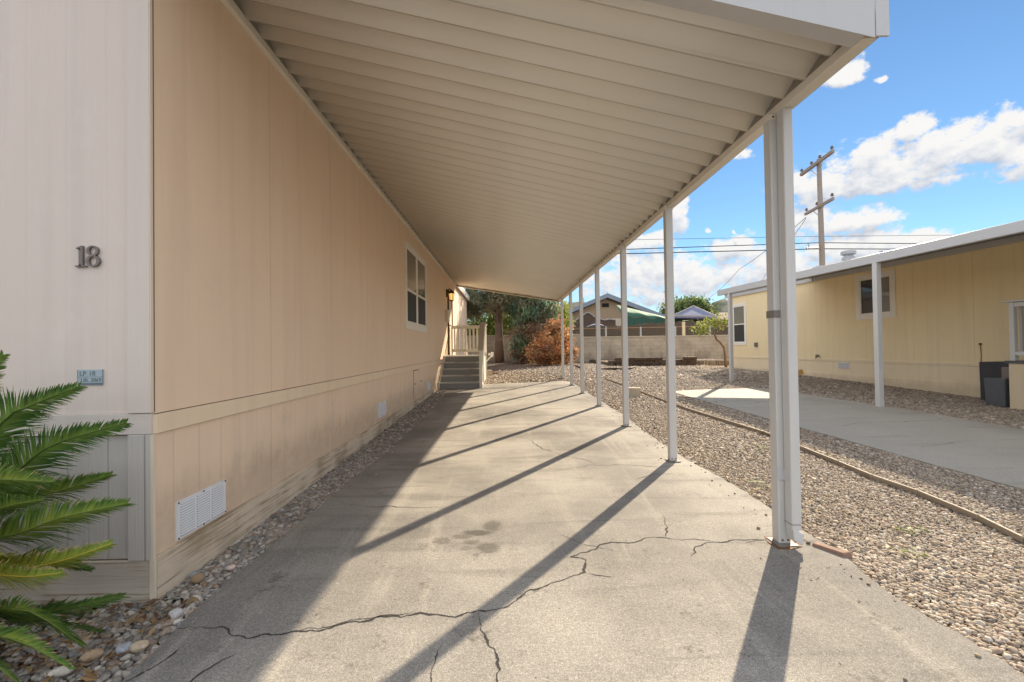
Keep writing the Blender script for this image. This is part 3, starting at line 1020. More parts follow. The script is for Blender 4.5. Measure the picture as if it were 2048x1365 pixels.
mb = MB(); mb.box(-1.72, 16.6, 3.44, -1.66, END + 0.1, 3.66); mb.build('eave_trim', M['white_trim'], home)
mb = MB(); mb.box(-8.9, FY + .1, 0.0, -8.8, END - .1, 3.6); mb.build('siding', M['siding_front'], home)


def gap_line(*b):
    mb = MB(); mb.box(*b); mb.build('gap', M['gap'], home)


M['gap'] = paint('dirty_gap', (0.12, 0.075, 0.045), 0.9, 0.4, 30)
gap_line(WX - .01, FY + .004, .9252, WX + .0015, END - 1, .9292)
gap_line(WX - .01, FY + .004, .8235, WX - .0025, END - 1, .8275)
gap_line(-1.7895, FY - .0035, .0, -1.783, FY + .0015, .205)
gap_line(-1.7902, FY - .0035, .206, -1.7855, FY + .0035, .826)
gap_line(-1.7902, FY - .0035, .937, -1.7862, FY + .0035, 3.5)
gap_line(-8.9, FY - .006, .8230, -1.80, FY + .01, .8275)
gap_line(-8.9, FY - .004, .1965, -1.91, FY + .01, .1995)


def foundation_vent(y0, y1, z0, z1):
    mb = MB()
    x = WX - 0.004
    mb.box(x, y0, z0, x + 0.010, y1, z1)
    v = mb.build('foundation_vent', M['vent_white'], home)
    cols, rows = 3, 13
    cw = (y1 - y0 - 0.03) / cols
    rh = (z1 - z0 - 0.024) / rows
    for c in range(cols):
        a = y0 + 0.015 + c * cw + 0.008; b2 = a + cw - 0.016
        k = MB(); k.box(x + 0.0101, a, z0 + 0.010, x + 0.0106, b2, z1 - 0.010); bk_ = k.build('slots', M['vent_slot'], v)
        for r in range(rows):
            z = z0 + 0.012 + r * rh
            l = MB(); l.hexa([(x + 0.0107, a, z + rh * .45), (x + 0.0165, a, z + rh * .45), (x + 0.0165, b2, z + rh * .45), (x + 0.0107, b2, z + rh * .45),
                              (x + 0.0107, a, z + rh), (x + 0.0120, a, z + rh), (x + 0.0120, b2, z + rh), (x + 0.0107, b2, z + rh)])
            l.build('louvre', M['vent_white'], v)
    for yy in (y0 + 0.008, (y0 + y1) / 2, y1 - 0.008):
        for zz in (z0 + 0.008, z1 - 0.008):
            s = MB(); s.tube([(x + 0.009, yy, zz), (x + 0.0145, yy, zz)], 0.005, 8); s.build('screw', M['rust'], v)


foundation_vent(2.495, 2.92, 0.222, 0.43)
foundation_vent(6.36, 6.80, 0.275, 0.478)
foundation_vent(10.35, 10.78, 0.27, 0.47)
# access panel in the skirt
mb = MB(); mb.box(WX - 0.02, 8.87, 0.27, WX + 0.004, 9.42, 0.80); ap = mb.build('access_panel', M['skirt_side'], home)
mb = MB(); mb.box(WX - 0.006, 8.85, 0.24, WX - 0.001, 8.868, 0.822); mb.box(WX - 0.006, 9.422, 0.27, WX + 0.001, 9.436, 0.70)
mb.box(WX - 0.006, 8.869, 0.801, WX - 0.001, 9.40, 0.816); mb.build('gap', M['rust'], ap)
for yy, zz in ((8.93, .55), (9.6, .56)):
    mb = MB(); mb.tube([(WX + .001, yy, zz), (WX + .02, yy, zz)], .012, 8); mb.build('latch', M['rust'], ap)

# window: white frame, two double-hung units, insect screens on the lower sashes
wy0, wy1, wz0, wz1 = 8.20, 10.34, 1.605, 3.20
win = MB()
win.box(WX - 0.01, wy0, wz0, WX + 0.022, wy0 + 0.085, wz1); win.box(WX - 0.01, wy1 - 0.085, wz0, WX + 0.022, wy1, wz1)
win.box(WX - 0.01, wy0 + 0.086, wz1 - 0.085, WX + 0.021, wy1 - 0.086, wz1); win.box(WX - 0.01, wy0 + 0.086, wz0, WX + 0.021, wy1 - 0.086, wz0 + 0.11)
window = win.build('window', M['white_trim'], home, bevel=0.003)
ym = (wy0 + wy1) / 2
sash = MB()
sash.box(WX - 0.02, ym - 0.055, wz0 + 0.111, WX + 0.014, ym + 0.055, wz1 - 0.086)
zm = wz0 + 0.73
for (a, b2) in ((wy0 + 0.087, ym - 0.056), (ym + 0.056, wy1 - 0.087)):
    sash.box(WX - 0.02, a, zm - 0.025, WX + 0.010, b2, zm + 0.025)
    sash.box(WX - 0.02, a, wz0 + 0.112, WX + 0.006, a + 0.03, wz1 - 0.087); sash.box(WX - 0.02, b2 - 0.03, wz0 + 0.112, WX + 0.006, b2, wz1 - 0.087)
    sash.box(WX - 0.02, a + 0.031, wz0 + 0.112, WX + 0.005, b2 - 0.031, wz0 + 0.15); sash.box(WX - 0.02, a + 0.031, wz1 - 0.12, WX + 0.005, b2 - 0.031, wz1 - 0.087)
sash.build('sash', M['white_trim'], window, bevel=0.002)
for (a, b2) in ((wy0 + 0.10, ym - 0.06), (ym + 0.06, wy1 - 0.10)):
    mb = MB(); mb.box(WX - 0.010, a, zm + 0.02, WX + 0.0025, b2, wz1 - 0.10); mb.build('pane', M['glass_mid'], window)
    mb = MB(); mb.box(WX - 0.010, a, wz0 + 0.13, WX + 0.0035, b2, zm - 0.02); mb.build('insect_screen', M['screen'], window)

# entry door at the top of the steps
dz = 1.0
mb = MB(); mb.box(WX - 0.02, 14.16, dz, WX + 0.05, 14.22, 3.05); mb.box(WX - 0.02, 15.10, dz, WX + 0.05, 15.16, 3.05); mb.box(WX - 0.02, 14.221, 3.0, WX + 0.049, 15.099, 3.05)
dfr = mb.build('door_frame', M['rust'], home)
mb = MB(); mb.box(WX - 0.02, 14.222, dz + 0.01, WX + 0.02, 15.098, 2.999); door = mb.build('door', M['cream_trim'], home, bevel=0.003)
mb = MB(); mb.tube([(WX + 0.02, 14.29, dz + 0.95), (WX + 0.08, 14.29, dz + 0.95)], 0.028, 10); mb.build('handle', M['bronze'], door)
mb = MB(); mb.tube([(WX + 0.02, 14.29, dz + 1.1), (WX + 0.045, 14.29, dz + 1.1)], 0.025, 10); mb.build('lock', M['bronze'], door)

# house number, registration plate: screwed to the front wall but objects of their own
num = thing('house_number', 'bronze house number 18 on the peach front wall', 'house number', (-2.11, FY, 1.73))


def digit(polys, x0, z0, s, name='numeral'):
    mb = MB()
    for outer in polys:
        mb.prism([(x0 + p[0] * s, z0 + p[1] * s) for p in outer], lambda p: (p[0], FY - 0.014, p[1]), lambda p: (p[0], FY - 0.002, p[1]))
    return mb.build(name, M['bronze'], num, bevel=0.0012)


S = 0.108
# "1" with flag and slab serifs
digit([[(0.0, 0.0), (0.50, 0.0), (0.50, 0.065), (0.36, 0.085), (0.36, 1.0), (0.28, 1.0), (0.04, 0.90), (0.04, 0.85), (0.17, 0.86), (0.17, 0.085), (0.0, 0.065)]], -2.172, 1.678, S)


def ring(cx, cz, rx, rz, tx, tz, n=36):
    mbp = []
    for i in range(n):
        a0 = 2 * math.pi * i / n; a1 = 2 * math.pi * (i + 1) / n
        mbp.append([(cx + rx * math.cos(a0), cz + rz * math.sin(a0)), (cx + rx * math.cos(a1), cz + rz * math.sin(a1)),
                    (cx + (rx - tx) * math.cos(a1), cz + (rz - tz) * math.sin(a1)), (cx + (rx - tx) * math.cos(a0), cz + (rz - tz) * math.sin(a0))])
    return mbp


def ring_strip(mb, cx, cz, rx, rz, tx, tz, x0, z0, s, y0, y1, n=40):
    b = len(mb.v)
    for i in range(n):
        a = 2 * math.pi * i / n
        for (ax, az) in ((rx, rz), (rx - tx, rz - tz)):
            for yy in (y0, y1):
                mb.v.append((x0 + (cx + ax * math.cos(a)) * s, yy, z0 + (cz + az * math.sin(a)) * s))
    for i in range(n):
        j = (i + 1) % n
        p = b + 4 * i; q = b + 4 * j
        mb.f += [(p, q, q + 2, p + 2), (p + 1, p + 3, q + 3, q + 1), (p, p + 1, q + 1, q), (p + 2, q + 2, q + 3, p + 3)]


mb = MB()
ring_strip(mb, 0.30, 0.755, 0.275, 0.245, 0.125, 0.06, -2.118, 1.678, S, FY - 0.014, FY - 0.002)
ring_strip(mb, 0.32, 0.275, 0.32, 0.275, 0.145, 0.065, -2.118, 1.678, S, FY - 0.0145, FY - 0.0015)
mb.build('numeral', M['bronze'], num)
for (x, z) in ((-2.150, 1.769), (-2.146, 1.686)):
    mb = MB(); mb.tube([(x, FY - 0.017, z), (x, FY - 0.01, z)], 0.004, 8); mb.build('screw', M['dark'], num)

plate = thing('registration_plate', 'small worn blue grey registration plate reading LP LBL on front wall', 'plate', (-2.10, FY, 1.12))
M['plate_blue'] = paint('plate_blue', (0.36, 0.43, 0.47), 0.5, 0.12, 30, 0.1)
M['plate_ink'] = paint('plate_ink', (0.14, 0.18, 0.20), 0.6, 0.2, 40)
mb = MB(); mb.box(-2.166, FY - 0.006, 1.079, -2.040, FY - 0.001, 1.158); mb.build('panel', M['plate_blue'], plate, bevel=0.001)
mb = MB(); mb.box(-2.164, FY - 0.0072, 1.120, -2.042, FY - 0.0062, 1.1215); mb.box(-2.163, FY - 0.0072, 1.081, -2.043, FY - 0.0062, 1.091)
mb.box(-2.1655, FY - 0.0075, 1.0795, -2.1640, FY - 0.0062, 1.1575); mb.box(-2.042, FY - 0.0075, 1.0795, -2.0405, FY - 0.0062, 1.1575)
mb.build('border', M['plate_ink'], plate)


def text_mesh(name, s, size, loc, mat, parent, rot=(math.pi / 2, 0, 0), ext=0.0006):
    cu = bpy.data.curves.new(name, 'FONT')
    cu.body = s; cu.size = size; cu.extrude = ext
    tmp = bpy.data.objects.new(name + '_tmp', cu)
    COL.objects.link(tmp)
    dg = bpy.context.evaluated_depsgraph_get()
    me = bpy.data.meshes.new_from_object(tmp.evaluated_get(dg))
    bpy.data.objects.remove(tmp); bpy.data.curves.remove(cu)
    me.transform(Matrix.Translation(loc) @ Matrix.Rotation(rot[2], 4, 'Z') @ Matrix.Rotation(rot[0], 4, 'X'))
    me.transform(Matrix.Translation(-OFF[parent.name]))
    me.materials.clear(); me.materials.append(mat)
    o = bpy.data.objects.new(name, me); COL.objects.link(o); o.parent = parent
    return o


text_mesh('lettering', 'LP', 0.034, (-2.156, FY - 0.0068, 1.127), M['plate_ink'], plate)
text_mesh('lettering', '18', 0.034, (-2.110, FY - 0.0068, 1.127), M['plate_ink'], plate)
text_mesh('lettering', 'LBL 2869', 0.027, (-2.150, FY - 0.0068, 1.096), M['plate_ink'], plate)

# wall lantern, mailbox
ly, lz = 13.9, 2.86
lan = thing('wall_lantern', 'black wall lantern with lit amber glass beside the entry door', 'lantern', (WX, ly, lz))
mb = MB(); mb.box(WX, ly - 0.06, lz - 0.06, WX + 0.03, ly + 0.06, lz + 0.18); mb.tube([(WX + 0.02, ly, lz + 0.10), (WX + 0.09, ly, lz + 0.19), (WX + 0.16, ly, lz + 0.16)], 0.014, 8)
mb.build('bracket', M['black_metal'], lan)
mb = MB(); c = (WX + 0.16, ly, lz)
mb.lathe([(0.012, 0.165), (0.03, 0.15), (0.10, 0.06), (0.10, 0.045), (0.085, 0.045)], c, 6)
for k in range(6):
    a = math.pi * k / 3
    mb.bar((c[0] + .085 * math.cos(a), c[1] + .085 * math.sin(a), lz + .05), (c[0] + .065 * math.cos(a), c[1] + .065 * math.sin(a), lz - .16), .012, .012)
mb.lathe([(0.07, -0.155), (0.07, -0.175), (0.03, -0.19), (0.01, -0.21)], c, 6)
mb.build('frame', M['black_metal'], lan)
mb = MB(); mb.lathe([(0.078, 0.045), (0.058, -0.155)], c, 6); mb.build('glass', M['amber'], lan)

mbx = thing('mailbox', 'beige wall mailbox hanging by the door under the lantern', 'mailbox', (WX, 13.6, 2.15))
mb = MB(); mb.box(WX + 0.001, 13.55, 2.02, WX + 0.09, 13.86, 2.38); mb.build('box', M['cream_trim'], mbx, bevel=0.008)
mb = MB(); mb.hexa([(WX + 0.001, 13.54, 2.385), (WX + 0.10, 13.54, 2.365), (WX + 0.10, 13.87, 2.365), (WX + 0.001, 13.87, 2.385), (WX + 0.001, 13.54, 2.41), (WX + 0.105, 13.54, 2.38), (WX + 0.105, 13.87, 2.38), (WX + 0.001, 13.87, 2.41)])
mb.build('lid', M['white_trim'], mbx)

# ================================================================== CARPORT
SL = 0.2333
X0, X1 = WX + 0.035, 1.702


def zr(x): return 2.725 + SL * (1.70 - x)
def yend(x): return 15.55 - 0.57 * x


cp = thing('carport', 'long cream aluminium carport awning on white posts over the driveway', 'carport', (0, 2.1, 0))
prof = []
per = 0.2032
y = 2.10
i = 0
while y < 16.8:
    prof += [(y, -0.004), (y + 0.011, -0.004), (y + 0.017, 0.038), (y + 0.028, 0.049), (y + 0.045, 0.053), (y + 0.065, 0.053), (y + 0.085, 0.049), (y + 0.105, 0.043), (y + 0.125, 0.035), (y + 0.145, 0.026), (y + 0.165, 0.016), (y + 0.182, 0.007), (y + 0.194, 0.001)]
    if i % 3 == 2:
        prof[-13] = (y, -0.010); prof[-12] = (y + 0.012, -0.010)
    y += per; i += 1
mb = MB()
pv = []
for (yy, h) in prof:
    xr = min(X1, (15.55 - yy) / 0.57)
    if xr < X0 + 0.01: break
    pv.append(((X0, yy, zr(X0) + h), (xr, yy, zr(xr) + h)))
for a, b2 in pv: mb.v += [a, b2]
for k in range(len(pv) - 1): mb.f.append((2 * k, 2 * k + 1, 2 * k + 3, 2 * k + 2))
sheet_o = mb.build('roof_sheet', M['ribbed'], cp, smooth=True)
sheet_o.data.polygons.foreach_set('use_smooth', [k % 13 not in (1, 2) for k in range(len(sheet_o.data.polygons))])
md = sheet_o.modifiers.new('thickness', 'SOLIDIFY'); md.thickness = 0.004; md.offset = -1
# flashing on top keeps light from leaking between sheet and wall
mb = MB(); mb.hexa([(X0 - 0.06, 2.09, zr(X0) + .085), (X0 + 0.10, 2.09, zr(X0 + .1) + .082), (X0 + 0.10, 16.4, zr(X0 + .1) + .082), (X0 - 0.06, 16.4, zr(X0) + .085),
                    (X0 - 0.06, 2.09, zr(X0) + .10), (X0 + 0.10, 2.09, zr(X0 + .1) + .09), (X0 + 0.10, 16.4, zr(X0 + .1) + .09), (X0 - 0.06, 16.4, zr(X0) + .10)])
mb.build('flashing', M['alu_white'], cp)
# ledger rail on the wall
mb = MB(); mb.box(WX + 0.001, FY - 0.2, 3.475, WX + 0.042, 16.55, 3.533); mb.box(WX + 0.001, FY - 0.2, 3.5325, WX + 0.020, 16.55, 3.66)
mb.build('wall_rail', M['alu'], cp, bevel=0.003)
# beam + gutter along the posts
mb = MB()
mb.box(1.702, 2.10, 2.67, 1.772, 14.58, 2.722); mb.box(1.722, 2.10, 2.722, 1.772, 14.58, 2.76)
mb.build('beam', M['alu'], cp, bevel=0.003)
mb = MB(); mb.box(1.7035, 2.12, 2.7225, 1.708, 14.57, 2.78); mb.build('closure_strip', M['closure'], cp)  # added strip: stops sun leaking over the beam, keeps the rib gaps dark
mb = MB(); mb.box(X0 + .002, 2.12, 3.50, X0 + .006, 16.4, 3.635); mb.build('closure_strip', M['closure'], cp)
mb = MB(); mb.prism([(1.7725, 2.672), (1.778, 2.672), (1.806, 2.70), (1.806, 2.85), (1.798, 2.85), (1.798, 2.72), (1.7725, 2.69)], lambda p: (p[0], 2.085, p[1]), lambda p: (p[0], 14.55, p[1]))
mb.build('gutter', M['alu_white'], cp)
# front fascia with return flange, and its corner cap
fz = lambda x: 2.668 + SL * (1.70 - x)
mb = MB()
xa, xb = WX - 0.02, 1.742
mb.hexa([(xa, 2.075, fz(xa)), (xb, 2.075, fz(xb)), (xb, 2.082, fz(xb)), (xa, 2.082, fz(xa)), (xa, 2.075, fz(xa) + .19), (xb, 2.075, fz(xb) + .19), (xb, 2.082, fz(xb) + .19), (xa, 2.082, fz(xa) + .19)])
mb.hexa([(xa, 2.082, fz(xa)), (xb - .045, 2.082, fz(xb - .045)), (xb - .045, 2.165, fz(xb - .045)), (xa, 2.165, fz(xa)), (xa, 2.082, fz(xa) + .006), (xb - .045, 2.082, fz(xb - .045) + .006), (xb - .045, 2.165, fz(xb - .045) + .006), (xa, 2.165, fz(xa) + .006)])
mb.hexa([(xa, 2.082, fz(xa) + .12), (xb, 2.082, fz(xb) + .12), (xb, 2.2, fz(xb) + .12), (xa, 2.2, fz(xa) + .12), (xa, 2.082, fz(xa) + .126), (xb, 2.082, fz(xb) + .126), (xb, 2.2, fz(xb) + .126), (xa, 2.2, fz(xa) + .126)])
mb.build('fascia', M['alu_white'], cp)
mb = MB(); mb.box(1.745, 2.072, 2.664, 1.808, 2.084, 2.85); mb.build('corner_cap', M['alu_white'], cp, bevel=0.002)
# far end trim
mb = MB()
for (dz0, dz1) in ((-0.055, -0.045), (-0.045, 0.08)):
    w0 = 0.0 if dz0 > -0.05 else 0.085
    mb.hexa([(X0, yend(X0) - w0, zr(X0) + dz0), (X1, yend(X1) - w0, zr(X1) + dz0), (X1, yend(X1) + .006, zr(X1) + dz0), (X0, yend(X0) + .006, zr(X0) + dz0),
             (X0, yend(X0) - w0, zr(X0) + dz1), (X1, yend(X1) - w0, zr(X1) + dz1), (X1, yend(X1) + .006, zr(X1) + dz1), (X0, yend(X0) + .006, zr(X0) + dz1)])
mb.build('end_trim', M['alu'], cp)


# posts
def make_post(y):
    z0 = g1(1.7, y)
    mb = MB()
    mb.box(1.665, y - 0.0375, z0 + 0.008, 1.740, y + 0.0375, 2.669)
    p = mb.build('post', M['post'], cp, bevel=0.006)
    q = MB(); q.box(1.640, y - 0.075, z0 + 0.0045, 1.765, y + 0.055, z0 + 0.009); q.build('base_plate', M['plate_metal'], p)
    s = MB(); s.box(1.661, y - 0.0395, 2.635, 1.744, y + 0.0395, 2.6685); s.build('bracket', M['alu'], p)
    for (xx, zz) in ((1.685, 2.65), (1.72, 2.65), (1.685, z0 + .03), (1.72, z0 + .03)):
        s = MB(); s.tube([(xx, y - 0.043, zz), (xx, y - 0.03, zz)], 0.006, 8); s.build('bolt', M['rust'], p)
    return p


def post_pad(p, y):
    q = MB(); q.prism([(1.625, y - .095), (1.70, y - .105), (1.785, y - .07), (1.79, y + .02), (1.775, y + .08), (1.64, y + .085), (1.615, y)], lambda c: (c[0], c[1], g1(1.7, y) - .005), lambda c: (c[0], c[1], g1(1.7, y) + .004))
    q.build('grout_pad', M['rust'], p)


POSTS = [2.83, 4.68, 6.48, 8.34, 10.15, 11.78, 13.56]
posts = [make_post(y) for y in POSTS]
p1 = posts[0]
post_pad(p1, 2.83)
# downspout strapped to the first post
mb = MB(); mb.box(1.700, 2.715, 0.115, 1.760, 2.785, 2.672)
ds = mb.build('downspout', M['post'], cp, bevel=0.007)
mb = MB(); mb.hexa([(1.705, 2.705, .06), (1.758, 2.705, .030), (1.758, 2.782, .030), (1.703, 2.782, .06), (1.703, 2.712, .13), (1.768, 2.705, .10), (1.768, 2.782, .10), (1.703, 2.782, .13)])
mb.build('elbow', M['post'], ds, bevel=0.006)
mb = MB(); mb.box(1.698, 2.713, 0.150, 1.762, 2.787, 0.154); mb.build('joint', M['plate_metal'], ds)
mb = MB(); mb.box(1.664, 2.786, 0.40, 1.701, 2.7915, 0.475); mb.box(1.6965, 2.745, 0.40, 1.6995, 2.7855, 0.475)
mb.build('strap', M['alu_white'], ds, bevel=0.002)
mb = MB(); mb.box(1.662, 2.789, 1.40, 1.668, 2.871, 1.445); mb.box(1.662, 2.7888, 1.40, 1.70, 2.7915, 1.445); mb.build('tape', M['plate_metal'], p1)

# ================================================================== ENTRY STEPS
st = thing('entry_steps', 'grey wooden entry steps with beige railing against the peach house', 'steps', (-1.2, 12.0, 0.17))
sx0, sx1 = -1.74, -0.68
ys0, rise, tread, zb = 12.02, 0.168, 0.275, 0.17
for k in range(5):
    z1 = zb + rise * (k + 1); ya = ys0 + tread * k
    d = tread + 0.03 if k < 4 else 1.75
    r = MB(); r.box(sx0 + 0.01, ya, z1 - rise, sx1 - 0.01, ya + 0.025, z1 - 0.032); r.build('riser', M['grey_steps'], st, bevel=0.002)
    t = MB(); t.box(sx0, ya - 0.028, z1 - 0.031, sx1, ya - 0.028 + d, z1); t.build('tread' if k < 4 else 'platform', M['grey_treads'], st, bevel=0.004)
mb = MB()
for k in range(5):
    ya = ys0 + tread * k
    mb.box(sx1 - 0.008, ya, 0.1, sx1 + 0.03, ya + tread - 0.001 if k < 4 else 14.6, zb + rise * (k + 1) - 0.034)
mb.build('stringer', M['rail_wood'], st)
mb = MB()
for k in range(5):
    ya = ys0 + tread * k
    mb.box(sx0 - 0.045, ya - .03, 0.1, sx0 - 0.005, ya + tread - 0.032 if k < 4 else 14.1, zb + rise * (k + 1) + 0.02)
mb.build('stringer', M['rail_wood'], st)
# side railing: near newel, far newel, sloping cap, bottom rail, balusters
ptop = zb + rise * 5
ra, rb = (sx1 + 0.02, 12.0, 1.22), (sx1 + 0.02, ys0 + tread * 4 + 0.05, ptop + 0.95)
rl = MB()
rl.box(sx1 - 0.02, 11.96, 0.15, sx1 + 0.06, 12.04, 1.20); rl.box(sx1 - 0.02, 13.1, 0.2, sx1 + 0.06, 13.18, ptop + 0.93); rl.box(sx1 - 0.02, 14.62, 0.2, sx1 + 0.06, 14.70, ptop + 0.93)
rl.bar((ra[0], ra[1], ra[2] - .95 + .08), (rb[0], rb[1], rb[2] - .95 + .10), .04, .085)
rl.box(sx1 + 0.0, 13.19, ptop + 0.07, sx1 + 0.04, 14.61, ptop + 0.155)
rail = rl.build('railing', M['rail_wood'], st, bevel=0.003)
mb = MB()
mb.bar((ra[0], ra[1] - .08, ra[2] - .04), (rb[0], rb[1], rb[2] - 0.0), .14, .04); mb.bar((ra[0], rb[1] - .02, rb[2]), (ra[0], 14.74, rb[2]), .14, .04)
mb.build('handrail', M['rail_cap'], rail, bevel=0.004)
for k in range(9):
    t = (k + 0.5) / 9
    yy = ra[1] + .05 + (rb[1] - ra[1] - .1) * t; zt = ra[2] - .05 + (rb[2] - ra[2]) * t
    b2 = MB(); b2.box(ra[0] + .021, yy - .02, zt - .87, ra[0] + .055, yy + .02, zt - .01); b2.build('baluster', M['rail_wood'], rail)
for k in range(10):
    yy = 13.25 + k * 0.142
    b2 = MB(); b2.box(ra[0] + .021, yy - .02, ptop + .08, ra[0] + .055, yy + .02, ptop + .93); b2.build('baluster', M['rail_wood'], rail)
# back railing across the far side of the platform
rl = MB()
rl.box(sx0 + .05, 14.63, ptop + .85, sx1 - .021, 14.67, ptop + .95); rl.box(sx0 + .05, 14.63, ptop + .10, sx1 - .021, 14.67, ptop + .20); rl.box(sx0 + .0, 14.61, ptop, sx0 + .049, 14.69, ptop + .95)
br = rl.build('railing', M['rail_wood'], st, bevel=0.003)
for k in range(8):
    xx = sx0 + .09 + k * .12
    b2 = MB(); b2.box(xx, 14.595, ptop + .11, xx + .05, 14.629, ptop + .94); b2.build('baluster', M['rail_wood'], br)
mb = MB(); mb.box(sx0 + .02, 14.60, 0.1, sx1, 14.66, ptop - .035); mb.build('skirt', M['rail_wood'], st)

# ================================================================== YELLOW MOBILE HOME + ITS CARPORT
PHI = math.atan(0.08)
OY = (9.2, 8.8, 0.0)
yh = thing('mobile_home', 'yellow mobile home with white window trim on the right', 'house', OY, PHI)


def gl(lx, ly):
    c, s = math.cos(PHI), math.sin(PHI)
    return g1(OY[0] + lx * c - ly * s, OY[1] + lx * s + ly * c)


YE = 8.45
mb = MB(); mb.box(0.0, -10.0, 0.742, 0.12, YE, 3.1); mb.build('siding', M['yellow'], yh)
mb = MB(); mb.box(0.006, -10.0, -0.1, 0.12, YE, 0.740); mb.build('skirting', M['yellow_skirt'], yh)
mb = MB(); mb.box(-0.012, -10.0, 0.735, 0.08, YE + .01, 0.80); mb.build('belt_board', M['yellow_skirt'], yh, bevel=0.002)
mb = MB(); mb.box(-0.010, -10.0, -0.1, 0.08, YE + .01, 0.40); mb.build('baseboard', M['yellow_skirt'], yh, bevel=0.002)
mb = MB(); mb.box(0.121, YE - .12, -0.1, 7.0, YE - .002, 3.1); mb.build('siding', M['yellow'], yh)
mb = MB(); mb.box(0.121, -10.0, -0.1, 7.0, -9.9, 3.1); mb.build('siding', M['yellow'], yh)
mb = MB(); mb.box(6.9, -9.9, -0.1, 7.0, YE - .13, 3.1); mb.build('siding', M['yellow'], yh)
mb = MB(); mb.box(-0.06, 4.12, 3.0, -0.005, YE + .15, 3.105); mb.box(-0.035, -10, 3.0, -0.005, 4.119, 3.12); mb.build('eave_trim', M['alu_white'], yh)
mb = MB(); mb.prism([(-0.07, 3.106), (3.5, 3.72), (7.07, 3.106), (7.07, 3.2), (3.5, 3.82), (-0.07, 3.2)], lambda p: (p[0], -10.1, p[1]), lambda p: (p[0], YE + .15, p[1]))
mb.build('roof', M['roofing'], yh)
mb = MB(); mb.prism([(0.0, 3.1), (7.0, 3.1), (3.5, 3.7)], lambda p: (p[0], YE - .1, p[1]), lambda p: (p[0], YE - .05, p[1])); mb.build('gable', M['yellow'], yh)
mb = MB(); mb.box(-0.004, YE - .09, 0.8, -0.020, YE + .015, 3.0); mb.build('corner_board', M['yellow_skirt'], yh)


def ywindow(y0, y1, z0, z1, tw, kind):
    w = MB()
    w.box(-0.022, y0, z0, 0.002, y0 + tw, z1); w.box(-0.022, y1 - tw, z0, 0.002, y1, z1)
    w.box(-0.021, y0 + tw + .001, z1 - tw, 0.002, y1 - tw - .001, z1); w.box(-0.021, y0 + tw + .001, z0, 0.002, y1 - tw - .001, z0 + tw)
    wo = w.build('window', M['white_trim'], yh, bevel=0.003)
    a, b2, c, d = y0 + tw, y1 - tw, z0 + tw, z1 - tw
    s = MB(); e = 0.022
    s.box(-0.012, a, c, 0.004, a + e, d); s.box(-0.012, b2 - e, c, 0.004, b2, d); s.box(-0.011, a, c, 0.004, b2, c + e); s.box(-0.011, a, d - e, 0.004, b2, d)
    if kind == 'slide':
        m_ = (a + b2) / 2
        s.box(-0.014, m_ - .016, c, 0.003, m_ + .016, d)
        pr = [(a + e, c + e, m_ - .016, d - e, 'glass_blind'), (m_ + .016, c + e, b2 - e, d - e, 'glass_dark')]
    else:
        m_ = (c + d) / 2
        s.box(-0.014, a, m_ - .018, 0.003, b2, m_ + .018)
        pr = [(a + e, c + e, b2 - e, m_ - .018, 'screen'), (a + e, m_ + .018, b2 - e, d - e, 'glass_blind')]
    s.build('sash', M['white_trim'], wo)
    for (ya, za, yb, zb2, mt) in pr:
        p = MB(); p.box(-0.006, ya, za, -0.001, yb, zb2); p.build('pane' if mt != 'screen' else 'insect_screen', M[mt], wo)


ywindow(1.62, 2.70, 1.81, 2.93, 0.125, 'slide')
ywindow(7.35, 8.22, 1.20, 2.72, 0.10, 'hung')
# skirt vent, faucet, socket, hose bib
v = MB(); v.box(-0.014, 2.98, 0.55, 0.01, 3.32, 0.71)
vo = v.build('foundation_vent', M['vent_white'], yh)
l = MB()
for k in range(3):
    for r in range(7):
        l.box(-0.018, 3.0 + k * .105, .565 + r * .019, -0.0145, 3.085 + k * .105, .565 + r * .019 + .009)
l.build('louvre', M['galv'], vo)
mb = MB(); mb.tube([(0, 4.0, .86), (-.09, 4.0, .86)], .022, 8); mb.tube([(-.07, 4.0, .86), (-.10, 4.0, .80)], .018, 8); mb.tube([(-.06, 3.95, .895), (-.06, 4.05, .895)], .012, 8); mb.build('faucet', M['bronze'], yh)
mb = MB(); mb.box(-.05, 6.73, 1.13, 0, 6.87, 1.28); mb.build('outlet_box', M['bronze'], yh, bevel=.006)
mb = MB(); mb.tube([(-.012, -.11, 1.16), (-.012, -.12, .95), (-.012, -.11, .81)], .006, 6); mb.box(-.025, -.13, 1.15, 0, -.09, 1.19); mb.build('cable', M['rust'], yh)
M['rust_stain'] = paint('rust_stain', (0.50, 0.27, 0.06), 0.8, 0.25, 14)
mb = MB()
pr = random.Random(4); n = 22
mb.poly([(-0.0105, 4.73 + (.09 + .06 * pr.random()) * math.cos(2 * math.pi * k / n), .36 + (.06 + .06 * pr.random()) * math.sin(2 * math.pi * k / n)) for k in range(n)])
so = mb.build('rust_mark', M['rust_stain'], yh, recalc=False)
# roof vents
def roof_vent(ly, lx, zb, s=1.0, tall=True):
    mb = MB(); c = (lx, ly, zb)
    if tall:
        mb.lathe([(.16 * s, 0), (.16 * s, .06 * s), (.12 * s, .10 * s), (.12 * s, .20 * s), (.17 * s, .24 * s), (.17 * s, .34 * s), (.15 * s, .36 * s), (.12 * s, .37 * s), (.12 * s, .40 * s), (.2 * s, .44 * s), (.2 * s, .52 * s), (.18 * s, .54 * s)], c, 18)
    else:
        mb.lathe([(.05, -0.1), (.05, .04), (.20, .06), (.20, .10), (.10, .15)], c, 18)
    return mb.build('roof_vent', M['galv'], yh)
def ylocal(x, y):
    c, s = math.cos(PHI), math.sin(PHI); dx, dy = x - OY[0], y - OY[1]
    return (dx * c + dy * s, -dx * s + dy * c)
a = ylocal(11.11, 14.5); roof_vent(a[1], a[0], 3.62, 1.05)
